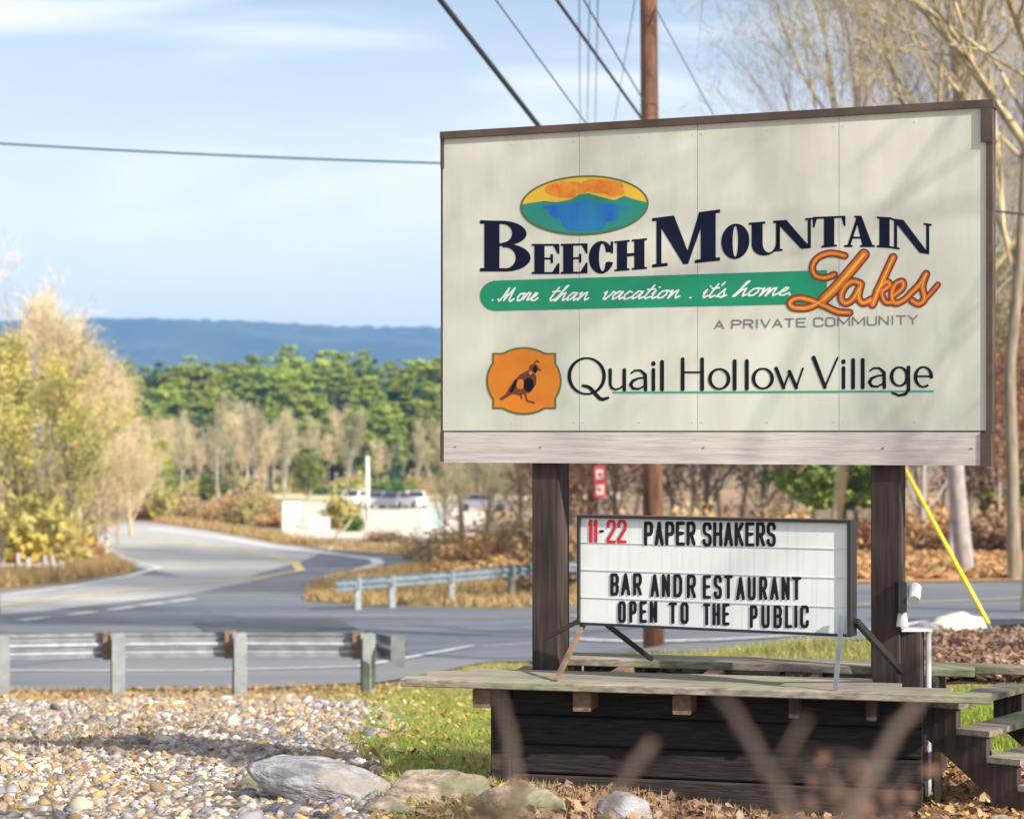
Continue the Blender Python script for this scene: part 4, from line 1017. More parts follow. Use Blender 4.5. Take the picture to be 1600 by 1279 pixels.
# low white fence on the left, markers
fb = on(45, 73)
wf = empty('white_fence', fb, 'low broken white fence beside the road at the left edge', 'fence')
rr = random.Random(9)
for k in range(9):
    x = (-10+k*13.5-800)*73/FPX; h = rr.uniform(0.35, 0.8); 
    MB().beam((x, 73, tz(x, 73)-.05), (x+rr.uniform(-.06, .06), 73, tz(x, 73)+h), 0.12, 0.06, up=(0, 1, 0)).build('picket', M['whitepaint'], wf)
for zz in (0.14, 0.32):
    xa = (-30-800)*73/FPX; xb = (100-800)*73/FPX
    MB().beam((xa, 73.08, tz(xa, 73)+zz), (xb, 73.08, tz(xb, 73)+zz), 0.04, 0.11).build('rail', M['whitepaint'], wf)
p = on(168, 84); mk = empty('marker_post', p, 'slim white roadside marker post by the far curve', 'post')
MB().beam((p.x, p.y, p.z-.05), (p.x, p.y, p.z+1.05), 0.12, 0.05, up=(0, 1, 0)).build('stake', M['whitepaint'], mk)
MB().box((p.x, p.y-0.035, p.z+0.9), (0.09, 0.015, 0.14)).build('reflector', M['galv'], mk)
p = on(138, 82); mk = empty('road_sign', p, 'small yellow road sign in front of the left trees', 'sign')
MB().beam((p.x, p.y, p.z-.05), (p.x, p.y, p.z+0.9), 0.05, 0.05, up=(0, 1, 0)).build('stake', M['galv'], mk)
MB().box((p.x, p.y-0.04, p.z+0.75), (0.42, 0.02, 0.42)).build('plate', M['guard_yellow'], mk)
# red sign by the far pole
p = on(937, 57); rs = empty('road_sign', p, 'narrow red and white sign on a post seen under the big sign', 'sign')
MB().beam((p.x, p.y, p.z-.1), (p.x, p.y, -0.85), 0.06, 0.06, up=(0, 1, 0)).build('stake', M['greypole'], rs)
zc = -(752-675)*57/FPX
MB().box((p.x, p.y-0.06, zc), (0.30, 0.03, 0.86)).build('plate', M['redsign'], rs)
for dz in (-0.22, 0.20):
    MB().box((p.x, p.y-0.085, zc+dz), (0.20, 0.02, 0.25)).build('white_patch', M['whitepaint'], rs)
    MB().box((p.x, p.y-0.102, zc+dz), (0.10, 0.012, 0.12)).build('red_mark', M['redsign'], rs)

# ================================================================ distant lot: vehicles, pole, sign
def car(px, D, col, label, ang=0.0, kind='sedan', sc_=1.0):
    p = on(px, D); root = empty('parked_vehicle' if kind != 'van' else 'van', p, label, 'car' if kind == 'sedan' else 'van', 'vehicles parked in the lot', rz=ang)
    L, H, Wd = (4.5, 1.45, 1.8) if kind == 'sedan' else (5.2, 2.3, 2.0)
    def side(pts, w_): return [Vector((a_, -w_/2, b_)) for a_, b_ in pts]
    if kind == 'sedan':
        low = [(-2.2, .3), (2.2, .3), (2.25, .62), (2.05, .82), (1.0, .92), (-1.5, .95), (-2.15, .9), (-2.25, .6)]
        cab = [(-1.45, .951), (0.95, .93), (.35, 1.42), (-.95, 1.45)]
        win = [(-1.25, .99), (0.75, .97), (.27, 1.36), (-.88, 1.38)]
    else:
        low = [(-2.55, .35), (2.55, .35), (2.6, .9), (2.2, 1.15), (1.5, 2.2), (-2.45, 2.3), (-2.6, 1.2)]
        cab = [(-2.3, 2.301), (1.2, 2.22), (1.1, 2.3), (-2.2, 2.36)]
        win = [(-0.2, 1.3), (1.85, 1.3), (1.35, 1.95), (-0.2, 2.0)]
    for nm, pts, w_, m_ in (('body', low, Wd, col), ('cabin', cab, Wd*.84, col), ('window', win, Wd*.87 if kind == 'sedan' else Wd*1.01, M['carglass'])):
        mb = MB(); mb.prism(side(pts, w_), (0, w_, 0)); o = place(nm, mb.mesh(nm, m_), None, root)
    if kind == 'sedan':
        for q_ in ([(.99, .95), (.40, 1.40)], [(-1.50, .97), (-.99, 1.42)]):
            w0 = Wd*.74; (xa, za), (xb, zb) = q_; o_ = .02 if xa > 0 else -.02
            mb = MB(); mb.add([(xa+o_, -w0/2, za), (xa+o_, w0/2, za), (xb+o_, w0/2*.9, zb), (xb+o_, -w0/2*.9, zb)], [(0, 1, 2, 3)]); place('windshield', mb.mesh('windshield', M['carglass']), None, root)
    for sx in (-1.35, 1.4):
        for sy in (-1, 1):
            mb = MB(); mb.tube([(sx, sy*(Wd/2-.18), .34), (sx, sy*(Wd/2+.02), .34)], .34, 14); o = place('wheel', mb.mesh('wheel', M['rubber']), None, root)
    return root
for px_, yb_, D_, w_, h_, rz_, lab_ in ((455, 838, 120, 1.15, 1.5, .6, 'tall white board standing at the left end of the pale lot'), (499, 846, 114, 1.2, .8, -.25, 'low white board standing left of the yellow green bush')):
    p = on(px_, D_); zb = max(p.z, -(yb_-675)*D_/FPX)
    b0 = empty('white_board', p, lab_, 'board', rz=rz_)
    mb = MB(); mb.box((0, 0, zb-p.z+h_/2+.05), (w_, .1, h_)); place('panel', mb.mesh('panel', M['whitepaint']), None, b0)
    for dx in (-.4, .4):
        mb = MB(); mb.box((dx, .08, h_*.4), (.08, .06, h_*.8)); place('leg', mb.mesh('leg', M['galv']), None, b0)
car(556, 178, M['carwhite'], 'white car directly below the pale pole in the lot', 1.3)
car(590, 172, M['carsilver'], 'silver car just right of the pale pole in the lot', 1.45)
car(620, 170, M['cargrey'], 'dark grey car in the middle of the far row of the lot', 1.2)
car(648, 174, M['carwhite'], 'white car left of the pale blue sign in the lot', 1.7)
car(752, 160, M['cargrey'], 'dark car half hidden by brown brush left of the sign post', 0.1)
p = on(677, 118); bs = empty('lot_sign', p, 'pale blue panel sign standing in the lot', 'sign')
zc = -(812-675)*118/FPX
MB().box((p.x, p.y, zc), (1.25, 0.12, 1.35)).build('panel', M['bluesign'], bs)
for dx in (-0.5, 0.5):
    MB().beam((p.x+dx, p.y+0.1, p.z-.1), (p.x+dx, p.y+0.1, zc+0.6), 0.1, 0.1, up=(0, 1, 0)).build('leg', M['galv'], bs)
for dz in (0.35, 0.1, -0.2):
    MB().box((p.x, p.y-0.065, zc+dz), (0.8-abs(dz)*.5, 0.01, 0.09)).build('text_line', M['carsilver'], bs)
p = on(574, 135); pp = empty('utility_pole', p, 'pale sunlit utility pole in the distant lot', 'pole')
MB().tube([(p.x, p.y, p.z-.2), (p.x, p.y, -(712-675)*135/FPX)], [.17, .13], 10).build('shaft', M['palepole'], pp, True)
gy = gnd(512, 862)
o = MB().tube([gy, (p.x, p.y, -(778-675)*135/FPX)], 0.04, 6).build('guy_wire', M['pale_yellow']); tag(o, 'yellowish guy wire leaning to the pale pole in the lot', 'cable')
p = on(720, 100); pp = empty('utility_pole', p, 'thin dark post in the brown brush left of the sign post', 'pole')
MB().tube([(p.x, p.y, p.z-.2), (p.x, p.y, -(728-675)*100/FPX+0.4)], [.13, .11], 10).build('shaft', M['greypole'], pp, True)

# ================================================================ trees
def tube_arrays(polys, k):
    Vs = []; Fs = []; n = 0
    for P, rad in polys:
        P = np.asarray(P); m_ = len(P); d = np.gradient(P, axis=0); d /= np.linalg.norm(d, axis=1)[:, None]+1e-9
        ref = np.array([0.31, 0.17, 0.93]) if abs(d[0, 2]) < 0.9 else np.array([1.0, 0.1, 0.0])
        u = np.cross(d, ref); u /= np.linalg.norm(u, axis=1)[:, None]+1e-9; v = np.cross(d, u)
        ang = np.arange(k)*2*np.pi/k
        ring = P[:, None, :]+(u[:, None, :]*np.cos(ang)[None, :, None]+v[:, None, :]*np.sin(ang)[None, :, None])*np.asarray(rad)[:, None, None]
        Vs.append(ring.reshape(-1, 3))
        i_, j_ = np.meshgrid(np.arange(m_-1), np.arange(k), indexing='ij'); j2 = (j_+1) % k
        Fs.append(np.stack([n+i_*k+j_, n+i_*k+j2, n+(i_+1)*k+j2, n+(i_+1)*k+j_], -1).reshape(-1, 4)); n += m_*k
    return np.concatenate(Vs), np.concatenate(Fs)

def skeleton(seed, H, r0, levels=4, spread=0.6, nchild=(9, 6, 5, 4), ratio=0.55, start=0.3, up=0.12, lean=(0, 0), wob=0.12, fork=None):
    rs = np.random.default_rng(seed); out = [[] for _ in range(levels+1)]
    def br(p, d, L, r, lv):
        n = 7 if lv == 0 else (5 if lv < 3 else 3)
        P = [p.copy()]; dirs = []
        for k in range(n):
            d = d + rs.normal(0, wob, 3)*(0.45 if lv == 0 else 1.0) + np.array([0, 0, up if lv else 0.05]); d /= np.linalg.norm(d)
            p = p+d*L/n; P.append(p.copy()); dirs.append(d.copy())
        rad = r*(1-np.linspace(0, 0.78 if lv else 0.7, n+1))
        out[lv].append((np.array(P), rad))
        if lv < levels:
            nc = nchild[min(lv, len(nchild)-1)]
            st = start if lv == 0 else 0.2
            for c in range(nc):
                t = st+(1-st)*(c+rs.uniform(0, 1))/nc; t = min(t, 0.99); k = int(t*n); f = t*n-k
                q = P[k]*(1-f)+P[k+1]*f; dd = dirs[k]
                a_ = rs.normal(0, 1, 3); a_ -= dd*np.dot(a_, dd); a_ /= np.linalg.norm(a_)
                ang = spread*rs.uniform(0.7, 1.25)
                nd_ = dd*math.cos(ang)+a_*math.sin(ang)
                Lc = L*ratio*rs.uniform(0.7, 1.15)*(1.15-0.55*t if lv == 0 else 1)
                br(q, nd_, Lc, max(r*(1-0.7*t)*0.55, 0.004), lv+1)
    d0 = np.array([lean[0], lean[1], 1.0]); d0 /= np.linalg.norm(d0)
    br(np.zeros(3), d0, H, r0, 0)
    return out

def cards(rs, P, size, aspect=1.0, jit=0.5, elong=None):
    """random leaf shapes (quads) at points P"""
    n = len(P); a_ = rs.normal(0, 1, (n, 3)); a_ /= np.linalg.norm(a_, axis=1)[:, None]
    b_ = rs.normal(0, 1, (n, 3)); b_ -= a_*(a_*b_).sum(1)[:, None]; b_ /= np.linalg.norm(b_, axis=1)[:, None]
    s_ = size*rs.uniform(1-jit, 1+jit, n)[:, None]
    V = np.stack([P-a_*s_, P+b_*s_*aspect, P+a_*s_, P-b_*s_*aspect], 1).reshape(-1, 3)
    F = np.arange(n*4).reshape(n, 4)
    return V, F
def twigs(rs, P, D, L, r):
    """thin blades along direction D"""
    n = len(P); s_ = rs.normal(0, 1, (n, 3)); s_ -= D*(s_*D).sum(1)[:, None]; s_ /= np.linalg.norm(s_, axis=1)[:, None]
    L = L*rs.uniform(.5, 1.4, n)[:, None]
    V = np.stack([P-s_*r, P+s_*r, P+D*L], 1).reshape(-1, 3)
    return V, np.arange(n*3).reshape(n, 3)

TREES = {}
def make_tree(key, seed, H, r0, barkm, crownm, leaf=0, leafsize=0.12, levels=4, twign=0, twigL=0.5, twigr=0.01, trunkm=None, **kw):
    sk = skeleton(seed, H, r0, levels, **kw); rs = np.random.default_rng(seed+99)
    tb = kw.pop('trunkm', None) if False else trunkm
    V, F = tube_arrays(sk[0] if tb else sk[0]+sk[1], 7); tm = mesh('trunk', V, F, tb or barkm, True)
    polys = [q for l in sk[(1 if tb else 2):] for q in l]
    V, F = tube_arrays(polys, 3); bm_ = mesh('branches', V, F, barkm if not twign or leaf else crownm)
    cm = None
    tips = np.concatenate([q[0][1:] for l in sk[max(2, levels-1):] for q in l])
    dirs = np.concatenate([np.diff(q[0], axis=0) for l in sk[max(2, levels-1):] for q in l]); dirs /= np.linalg.norm(dirs, axis=1)[:, None]
    if leaf:
        idx = rs.integers(0, len(tips), leaf); P = tips[idx]+rs.normal(0, leafsize*2.0, (leaf, 3))
        V, F = cards(rs, P, leafsize, 0.6); cm = mesh('foliage', V, F, crownm)
    elif twign:
        idx = rs.integers(0, len(tips), twign); P = tips[idx]+rs.normal(0, twigL*.3, (twign, 3)); d = dirs[idx]+rs.normal(0, .45, (twign, 3)); d /= np.linalg.norm(d, axis=1)[:, None]
        V, F = twigs(rs, P, d, twigL, twigr); cm = mesh('fine_twigs', V, F, crownm)
    TREES[key] = (tm, bm_, cm)
def make_pine(key, seed, H, m_, dense=1.0, wid=0.2, base=0.2, csize=0.38, roundtop=0.5):
    rs = np.random.default_rng(seed)
    V, F = tube_arrays([(np.array([[0, 0, -.3], [0, 0, H*.5], [0, 0, H*.96]]), np.array([H*.014, H*.009, H*.002]))], 6); tm = mesh('trunk', V, F, M['bark'], True)
    pts = []; limbs = []
    nw = int(15*dense)
    for k in range(nw):
        f = (k+rs.uniform(0, .8))/nw; z = H*(base+(1-base)*f)
        Rr = H*wid*((1-f)**roundtop)*(0.55+0.45*min(1, f*4+.3))*rs.uniform(.75, 1.15)
        nb_ = rs.integers(4, 7); a0 = rs.uniform(0, 6.28)
        for b_ in range(nb_):
            a_ = a0+b_*6.28/nb_+rs.uniform(-.35, .35); L = Rr*rs.uniform(.65, 1.15)
            e_ = np.array([math.cos(a_)*L, math.sin(a_)*L, z+L*rs.uniform(0.05, .35)]); s_ = np.array([0, 0, z])
            limbs.append((np.array([s_, (s_+e_)/2+[0, 0, -.05*L], e_]), np.array([H*.003, H*.002, H*.001])))
            n = int(26+L*50)
            t = rs.uniform(.3, 1.05, n)**.7
            c_ = s_[None]*(1-t[:, None])+e_[None]*t[:, None]
            pts.append(c_+rs.normal(0, 1, (n, 3))*np.array([.14, .14, .07])*max(L, .9))
    pts = np.concatenate(pts)
    V, F = cards(rs, pts, csize, .55); cm = mesh('foliage', V, F, m_)
    V, F = tube_arrays(limbs, 3); bm_ = mesh('branches', V, F, M['bark'])
    TREES[key] = (tm, bm_, cm)
def plant(key, p, label, cat='tree', group=None, s=1.0, rz=None, name='bare_tree', sx=None, crown='crown'):
    tm, bm_, cm = TREES[key]
    rz = rz if rz is not None else random.random()*6.28
    root = empty(name, p, label, cat, group, rz)
    root.scale = (sx or s, sx or s, s)
    if tm is not None: place('trunk', tm, None, root)
    b_ = place('branches' if tm is not None and cm is not None else crown, bm_, None, root) if bm_ is not None else None
    if cm is not None: place(crown, cm, None, root)
    return root
random.seed(11)

# far pines
for k, (wid, base_, rt) in enumerate(((.23, .2, .5), (.26, .15, .42), (.21, .22, .62), (.28, .2, .38))):
    make_pine('pine%d' % k, 20+k, 18, M['pineleaf'], 1.15, wid, base_, .27, rt)
make_pine('pined0', 31, 17, M['pinedark'], 1.1, .17, .15, .34, .9)
tops = [(140, 590), (175, 562), (195, 556), (215, 585), (240, 570), (275, 560), (300, 563), (330, 580), (350, 560), (400, 556), (450, 553), (480, 556), (520, 558), (560, 555), (610, 562), (690, 566), (900, 570)]
tx = [t[0] for t in tops]; ty = [t[1] for t in tops]
rr = random.Random(4)
glab = 'tall yellow green pine in the far forest row below the blue ridge'
for row, (Dr, dy, n, x0, x1) in enumerate(((318, -4, 34, 150, 960), (300, 8, 31, 165, 940), (286, 30, 28, 200, 920), (268, 66, 22, 215, 930))):
    for k in range(n):
        px = x0+(x1-x0)*(k+rr.uniform(-.3, .3))/(n-1); D = Dr+rr.uniform(-8, 8); p = on(px, D)
        yt = np.interp(px, tx, ty)+dy+rr.uniform(-8, 14)
        H = (675-yt)*D/FPX-p.z
        dark = rr.random() < .2
        key = 'pined0' if dark else 'pine%d' % rr.randrange(4)
        plant(key, p, 'dark green fir standing in the far forest row below the blue ridge' if dark else glab, 'tree', 'far forest of dark firs' if dark else 'far forest of green pines', s=H/(17 if dark else 18), name='fir_tree' if dark else 'pine_tree', sx=H/18*rr.uniform(1.05, 1.5))

# bare grey-brown trees in front of the pines
for k in range(3):
    make_tree('bare%d' % k, 50+k, 11, .15, M['bark_grey'], M['twig_grey'], twign=1500, twigL=.8, twigr=.026, levels=3, nchild=(12, 6, 4), spread=.42, ratio=.36, start=.4)
for k in range(2):
    make_tree('barepink%d' % k, 60+k, 11, .14, M['bark'], M['twig_pink'], twign=1700, twigL=.8, twigr=.024, levels=3, nchild=(12, 6, 5), spread=.5, ratio=.4, start=.3)
for k in range(40):
    px = 235+(960-235)*(k+rr.uniform(-.6, .6))/39; D = rr.uniform(215, 262); p = on(px, D)
    yt = np.interp(px, [230, 300, 380, 440, 520, 600, 680, 960], [685, 660, 632, 628, 655, 672, 660, 670])+rr.uniform(-8, 60)
    H = max(5.5, (675-yt)*D/FPX-p.z); pk = rr.random() < .3
    plant('barepink%d' % rr.randrange(2) if pk else 'bare%d' % rr.randrange(3), p, 'reddish bare tree among the bare trees in front of the far pines' if pk else 'grey brown bare tree in the row in front of the far pines', 'tree',
          'reddish bare trees before the pines' if pk else 'grey bare trees before the pines', s=H/12.3, sx=H/11.5*rr.uniform(.85, 1.5))


def make_bush(key, seed, m_, n=1400, size=.1, tw=M['bark'], R_=(1, 1, 1)):
    rs = np.random.default_rng(seed); limbs = []; pts = []
    for k in range(16):
        a_ = rs.uniform(0, 6.28); el = rs.uniform(.15, 1.2); L = rs.uniform(.7, 1.05)
        e_ = np.array([math.cos(a_)*math.cos(el), math.sin(a_)*math.cos(el), math.sin(el)])*L
        limbs.append((np.array([[0, 0, -.05], e_*.5+[0, 0, .08], e_]), np.array([.03, .02, .006])))
        c_ = e_[None]*rs.uniform(.35, 1, (n//16, 1))+rs.normal(0, .17, (n//16, 3)); pts.append(c_)
    pts = np.concatenate(pts); pts[:, 2] = np.abs(pts[:, 2])
    V, F = cards(rs, pts, size, .6); cm = mesh('foliage', V, F, m_); V, F = tube_arrays(limbs, 4)
    TREES[key] = (mesh('stems', V, F, tw), None, cm)
def bush(key, p, s, sz, label, group=None, name='bush', cat='bush'):
    tm, _, cm = TREES[key]; root = empty(name, p, label, cat, group, random.random()*6.28); root.scale = (s, s, sz)
    place('stems', tm, None, root); place('foliage', cm, None, root); return root
make_bush('b_green', 70, M['greenleaf']); make_bush('b_olive', 71, M['oliveleaf']); make_bush('b_brown', 72, M['brownbrush'], 1800, .07); make_bush('b_orange', 73, M['orangebrush'], 1800, .07)
make_bush('b_brown2', 74, M['brownleaf'], 1500, .06)
for px, ytop, D, key, s_, lab in ((237, 672, 150, 'pine1', .55, 'bright green young conifer standing at the bend of the far road'), (262, 740, 158, 'pine3', .5, 'small green conifer right of the young conifer at the bend'),
                                  (322, 735, 170, 'pine0', .5, 'narrow green conifer above the middle of the far road'), (480, 698, 205, 'pine3', .8, 'round green evergreen in the middle of the meadow edge'),
                                  (645, 745, 200, 'pine1', .6, 'low green conifer near the sign edge at the meadow'), (620, 690, 235, 'pined0', .6, 'dark green conifer in the bare wood left of the sign')):
    p = on(px, D); H = (675-ytop)*D/FPX-p.z; plant(key, p, lab, 'tree', s=H/18, name='conifer_tree', sx=H/18*1.15)
bush('b_olive', on(536, 118), 1.3, 1.9, 'yellow green bush beside the white van at the lot edge')
bush('b_green', on(552, 114), .8, 1.0, 'low bright green bush right of the yellow guy wire')
bush('b_olive', on(40, 78), 2.3, 2.3, 'olive bush behind the white fence')
bush('b_orange', on(120, 80), 1.6, 1.2, 'orange bush behind the small yellow sign')
bush('b_olive', on(75, 84), 2.0, 2.8, 'tall olive bush between the white fence and the yellow sign')
k = 0
names = ['at the bend of the far road', 'above the far road curve', 'beside the far road', 'right of the bend']
for px, D, s_, sz, key, lab in ((405, 128, 1.6, 1.6, 'b_brown', 'brown bush left of the pale lot'), (385, 135, 1.8, 2.2, 'b_brown', 'brown bush above the far road curve, left of another'), (350, 145, 1.4, 1.4, 'b_orange', 'orange bush above the middle of the far road'),
                           (290, 150, 1.5, 1.5, 'b_brown', 'brown bush by the narrow conifer at the far road'), (425, 122, 1.2, .9, 'b_orange', 'low orange bush next to the white van'),
                           (680, 84, 1.5, 1.2, 'b_brown', 'brown bush in front of the pale blue sign'), (715, 80, 1.6, 1.4, 'b_brown', 'brown bush at the foot of the thin dark post'), (752, 76, 1.7, 1.5, 'b_orange', 'orange bush between the thin dark post and the sign post'),
                           (790, 78, 1.8, 1.9, 'b_brown', 'tall brown bush left of the sign post'), (812, 68, 1.3, 1.0, 'b_orange', 'low orange bush touching the left sign post'), (700, 70, 1.2, .7, 'b_orange', 'low orange bush above the far guardrail'),
                           (770, 66, 1.3, .75, 'b_orange', 'low orange bush just above the right half of the far guardrail'), (895, 70, 1.6, 1.6, 'b_brown2', 'russet bush between the sign post and the letter board'), (600, 100, 1.3, .6, 'b_brown', 'low brown bush at the corner of the lot'),
                           (645, 92, .9, .5, 'b_brown', 'small brown bush by the road corner under the blue sign')):
    bush(key, on(px, D), s_, sz, lab)

for k, (px, D, yt, key) in enumerate(((248, 172, 668, 'barepink0'), (283, 165, 655, 'bare0'), (312, 175, 672, 'barepink1'), (342, 160, 640, 'bare2'), (372, 168, 660, 'barepink0'), (398, 155, 648, 'bare1'), (424, 165, 680, 'barepink1'), (445, 180, 652, 'bare0'))):
    p = on(px, D); H = (675-yt)*D/FPX-p.z
    plant(key, p, ('first', 'second', 'third', 'fourth', 'fifth', 'sixth', 'seventh', 'eighth')[k]+' from the left of the bare trees just above the far road', 'tree', 'bare trees above the far road', s=H/12.3, sx=H/12)
for k, px in enumerate((235, 262, 300, 335, 368, 400, 432)):
    bush(('b_brown', 'b_olive', 'b_brown', 'b_orange', 'b_brown', 'b_olive', 'b_brown')[k], on(px, 138-k*2.2), (1.5, 1.2, 1.6, 1.1, 1.7, 1.3, 1.4)[k], (1.5, 1.9, 1.2, 1.0, 1.8, 1.7, 1.3)[k], ('first', 'second', 'third', 'fourth', 'fifth', 'sixth', 'seventh')[k]+' from the left of the bushes lining the far side of the far road', group='bushes lining the far road')
for k in range(26):
    px = 225+(900-225)*(k+rr.uniform(-.4, .4))/25; kd = k % 3
    bush(('b_olive', 'b_brown', 'b_green')[kd], on(px, rr.uniform(232, 256)), rr.uniform(2.0, 3.6), rr.uniform(1.0, 2.4),
         ('olive', 'brown', 'green')[kd]+' bush of the thicket at the foot of the distant bare trees', 'thicket of %s bushes before the far woods' % ('olive', 'brown', 'green')[kd])
# left stand of trees
make_tree('olive0', 80, 9.0, .16, M['bark'], M['oliveleaf'], leaf=5600, leafsize=.085, levels=3, nchild=(12, 7, 5), spread=.6, ratio=.5, start=.1)
make_tree('olive1', 81, 9.0, .16, M['bark'], M['oliveleaf'], leaf=5000, leafsize=.085, levels=3, nchild=(12, 7, 5), spread=.7, ratio=.45, start=.05)
make_tree('thin0', 88, 9.0, .10, M['bark'], M['twig_pink'], twign=900, twigL=.5, twigr=.010, levels=3, nchild=(10, 5, 4), spread=.6, ratio=.5, start=.3)
for k in range(2):
    make_tree('tan%d' % k, 84+k, 9.0, .14, M['twig_tan'], M['twig_pink'], twign=5200, twigL=.6, twigr=.013, levels=3, nchild=(14, 9, 6), spread=.62, ratio=.5, start=.08)
for px, ytop, D, key, lab in (
    (28, 500, 82, 'olive0', 'tall olive leaved tree at the left edge of the photo'), (75, 520, 86, 'olive1', 'olive leaved tree second from the left edge'), (-40, 500, 78, 'olive1', 'olive leaved tree cut by the left edge'),
    (60, 468, 90, 'tan0', 'tallest pinkish bare tree rising above the olive trees'), (125, 505, 92, 'tan1', 'pinkish bare tree right of the olive trees'), (168, 550, 98, 'tan0', 'tan bare tree on the slope of the left stand'),
    (205, 606, 108, 'tan1', 'low tan bare tree at the right end of the left stand'), (110, 560, 80, 'olive0', 'shorter olive tree in front of the pinkish bare trees'), (150, 620, 88, 'tan1', 'short tan bare tree in front of the left stand'),
    (185, 670, 96, 'tan0', 'shortest tan tree near the far road curve'), (8, 395, 96, 'thin0', 'tall thin bare tree at the far left against the sky'), (5, 600, 74, 'olive1', 'low olive tree directly behind the white fence')):
    p = on(px, D); H = (675-ytop)*D/FPX-p.z; plant(key, p, lab, 'tree', s=H/11.5, name='leafy_tree' if key[0] == 'o' else 'bare_tree', sx=H/10.5)

# woods on the right
for k in range(3):
    make_tree('wood%d' % k, 90+k, 14, .22, M['bark'], M['twig_grey'], twign=6000, twigL=.8, twigr=.013, levels=3, nchild=(14, 8, 6), spread=.6, ratio=.45, start=.15)
make_tree('beech0', 95, 9, .15, M['bark_pale'], M['brownleaf'], leaf=5000, leafsize=.11, levels=3, nchild=(12, 7, 5), spread=.8, ratio=.5, start=.1)
make_tree('gold0', 96, 15, .24, M['bark_gold'], M['bark_gold'], twign=5000, twigL=.55, twigr=.009, levels=4, nchild=(12, 7, 5, 4), spread=.55, ratio=.52, start=.25, up=.1)
make_tree('gold1', 98, 15, .24, M['bark_gold'], M['bark_gold'], twign=5000, twigL=.55, twigr=.009, levels=4, nchild=(12, 7, 5, 4), spread=.5, ratio=.55, start=.25, up=.12)
wl = 'tall bare tree in the brown wood behind the right side of the sign'
for k in range(34):
    px = 700+(1760-700)*(k+rr.uniform(-.4, .4))/33; D = rr.uniform(72, 120); p = on(px, D)
    hmax = np.interp(px, [700, 850, 1000, 1100, 1300, 1560, 1700], [6, 8, 9, 10, 12, 15, 17])
    plant('wood%d' % rr.randrange(3), p, wl, 'tree', 'bare trees of the wood behind the sign', s=hmax/16*rr.uniform(.85, 1.1), sx=hmax/16*rr.uniform(.9, 1.1))
for k, (px, D, s_) in enumerate(((850, 74, .55), (960, 76, .6), (1085, 78, .7), (1190, 74, .6), (1440, 66, .75), (1560, 70, .6), (1640, 72, .8))):
    plant('beech0', on(px, D), ['tree with brown leaves at the left post', 'brown leaved tree above the left end of the letter board', 'brown leaved tree above the letter board middle', 'brown leaved tree above the right half of the letter board',
          'orange leaved tree right of the right sign post', 'brown leaved tree right of the pale trunk', 'brown leaved tree past the right edge'][k], 'tree', s=s_, name='beech_tree')
for px, D, H, lab in ((1318, 70, 8, 'green conifer left of the right sign post under the board'), (1585, 76, 7, 'green conifer at the right edge in the wood')):
    plant('pine1', on(px, D), lab, 'tree', s=H/18, name='conifer_tree', sx=H/18*1.2)
for k in range(16):
    px = 880+(1720-880)*k/15+rr.uniform(-12, 12)
    bush(('b_brown', 'b_orange', 'b_brown2')[k % 3], on(px, rr.uniform(60, 68)), rr.uniform(1.2, 1.9), rr.uniform(1.0, 2.2), ['brown', 'orange', 'russet'][k % 3]+' undergrowth bush '+('left of the left sign post', 'under the sign between the posts', 'right of the right sign post', 'beyond the right edge of the sign')[0 if px < 860 else 1 if px < 1380 else 2 if px < 1560 else 3], 'undergrowth %s bushes' % ['brown', 'orange', 'russet'][k % 3])
# pale trunk tree and the golden crown over the sign's right end
def ctree(px0, y0, D, px1, y1, H, r0, seed, key, barkm, label, **kw):
    b_ = gnd(px0, y0) if D is None else on(px0, D); t_ = at(px1, y1, b_.y)
    lean = ((t_.x-b_.x)/(t_.z-b_.z), 0)
    make_tree(key, seed, H, r0, barkm, barkm, lean=lean, **kw); return plant(key, b_, label, 'tree', rz=0, s=1)
kw = dict(twign=11000, twigL=.7, twigr=.0065, levels=4, nchild=(15, 8, 5, 4), spread=.6, ratio=.62, start=.38, up=.1)
ctree(1508, 880, 50, 1440, 130, 16, .24, 101, 'crownA', M['bark_gold'], 'large golden bare tree spreading its branches above the right end of the sign', trunkm=M['bark_pale'], **kw)
ctree(1485, 870, 58, 1475, 500, 12, .12, 113, 'pale', M['bark_pale'], 'thin pale trunked tree left of the large golden tree', **{**kw, 'start': .5})
ctree(1585, 900, 47, 1545, 60, 17, .17, 104, 'crownB', M['bark_gold'], 'slender golden bare tree just right of the sign corner', trunkm=M['bark'], **kw)
ctree(1618, 900, 34, 1608, 100, 14, .26, 107, 'crownC', M['bark_gold'], 'thick golden trunk at the right edge of the photo', **{**kw, 'start': .3})
ctree(1300, 880, 66, 1290, 150, 18, .22, 108, 'crownD', M['bark_gold'], 'golden bare tree fanning up left of the big golden crown', **{**kw, 'spread': .5})
ctree(1700, 900, 60, 1700, 50, 19, .25, 109, 'crownE', M['bark_gold'], 'golden bare tree just outside the right edge reaching in', **kw)

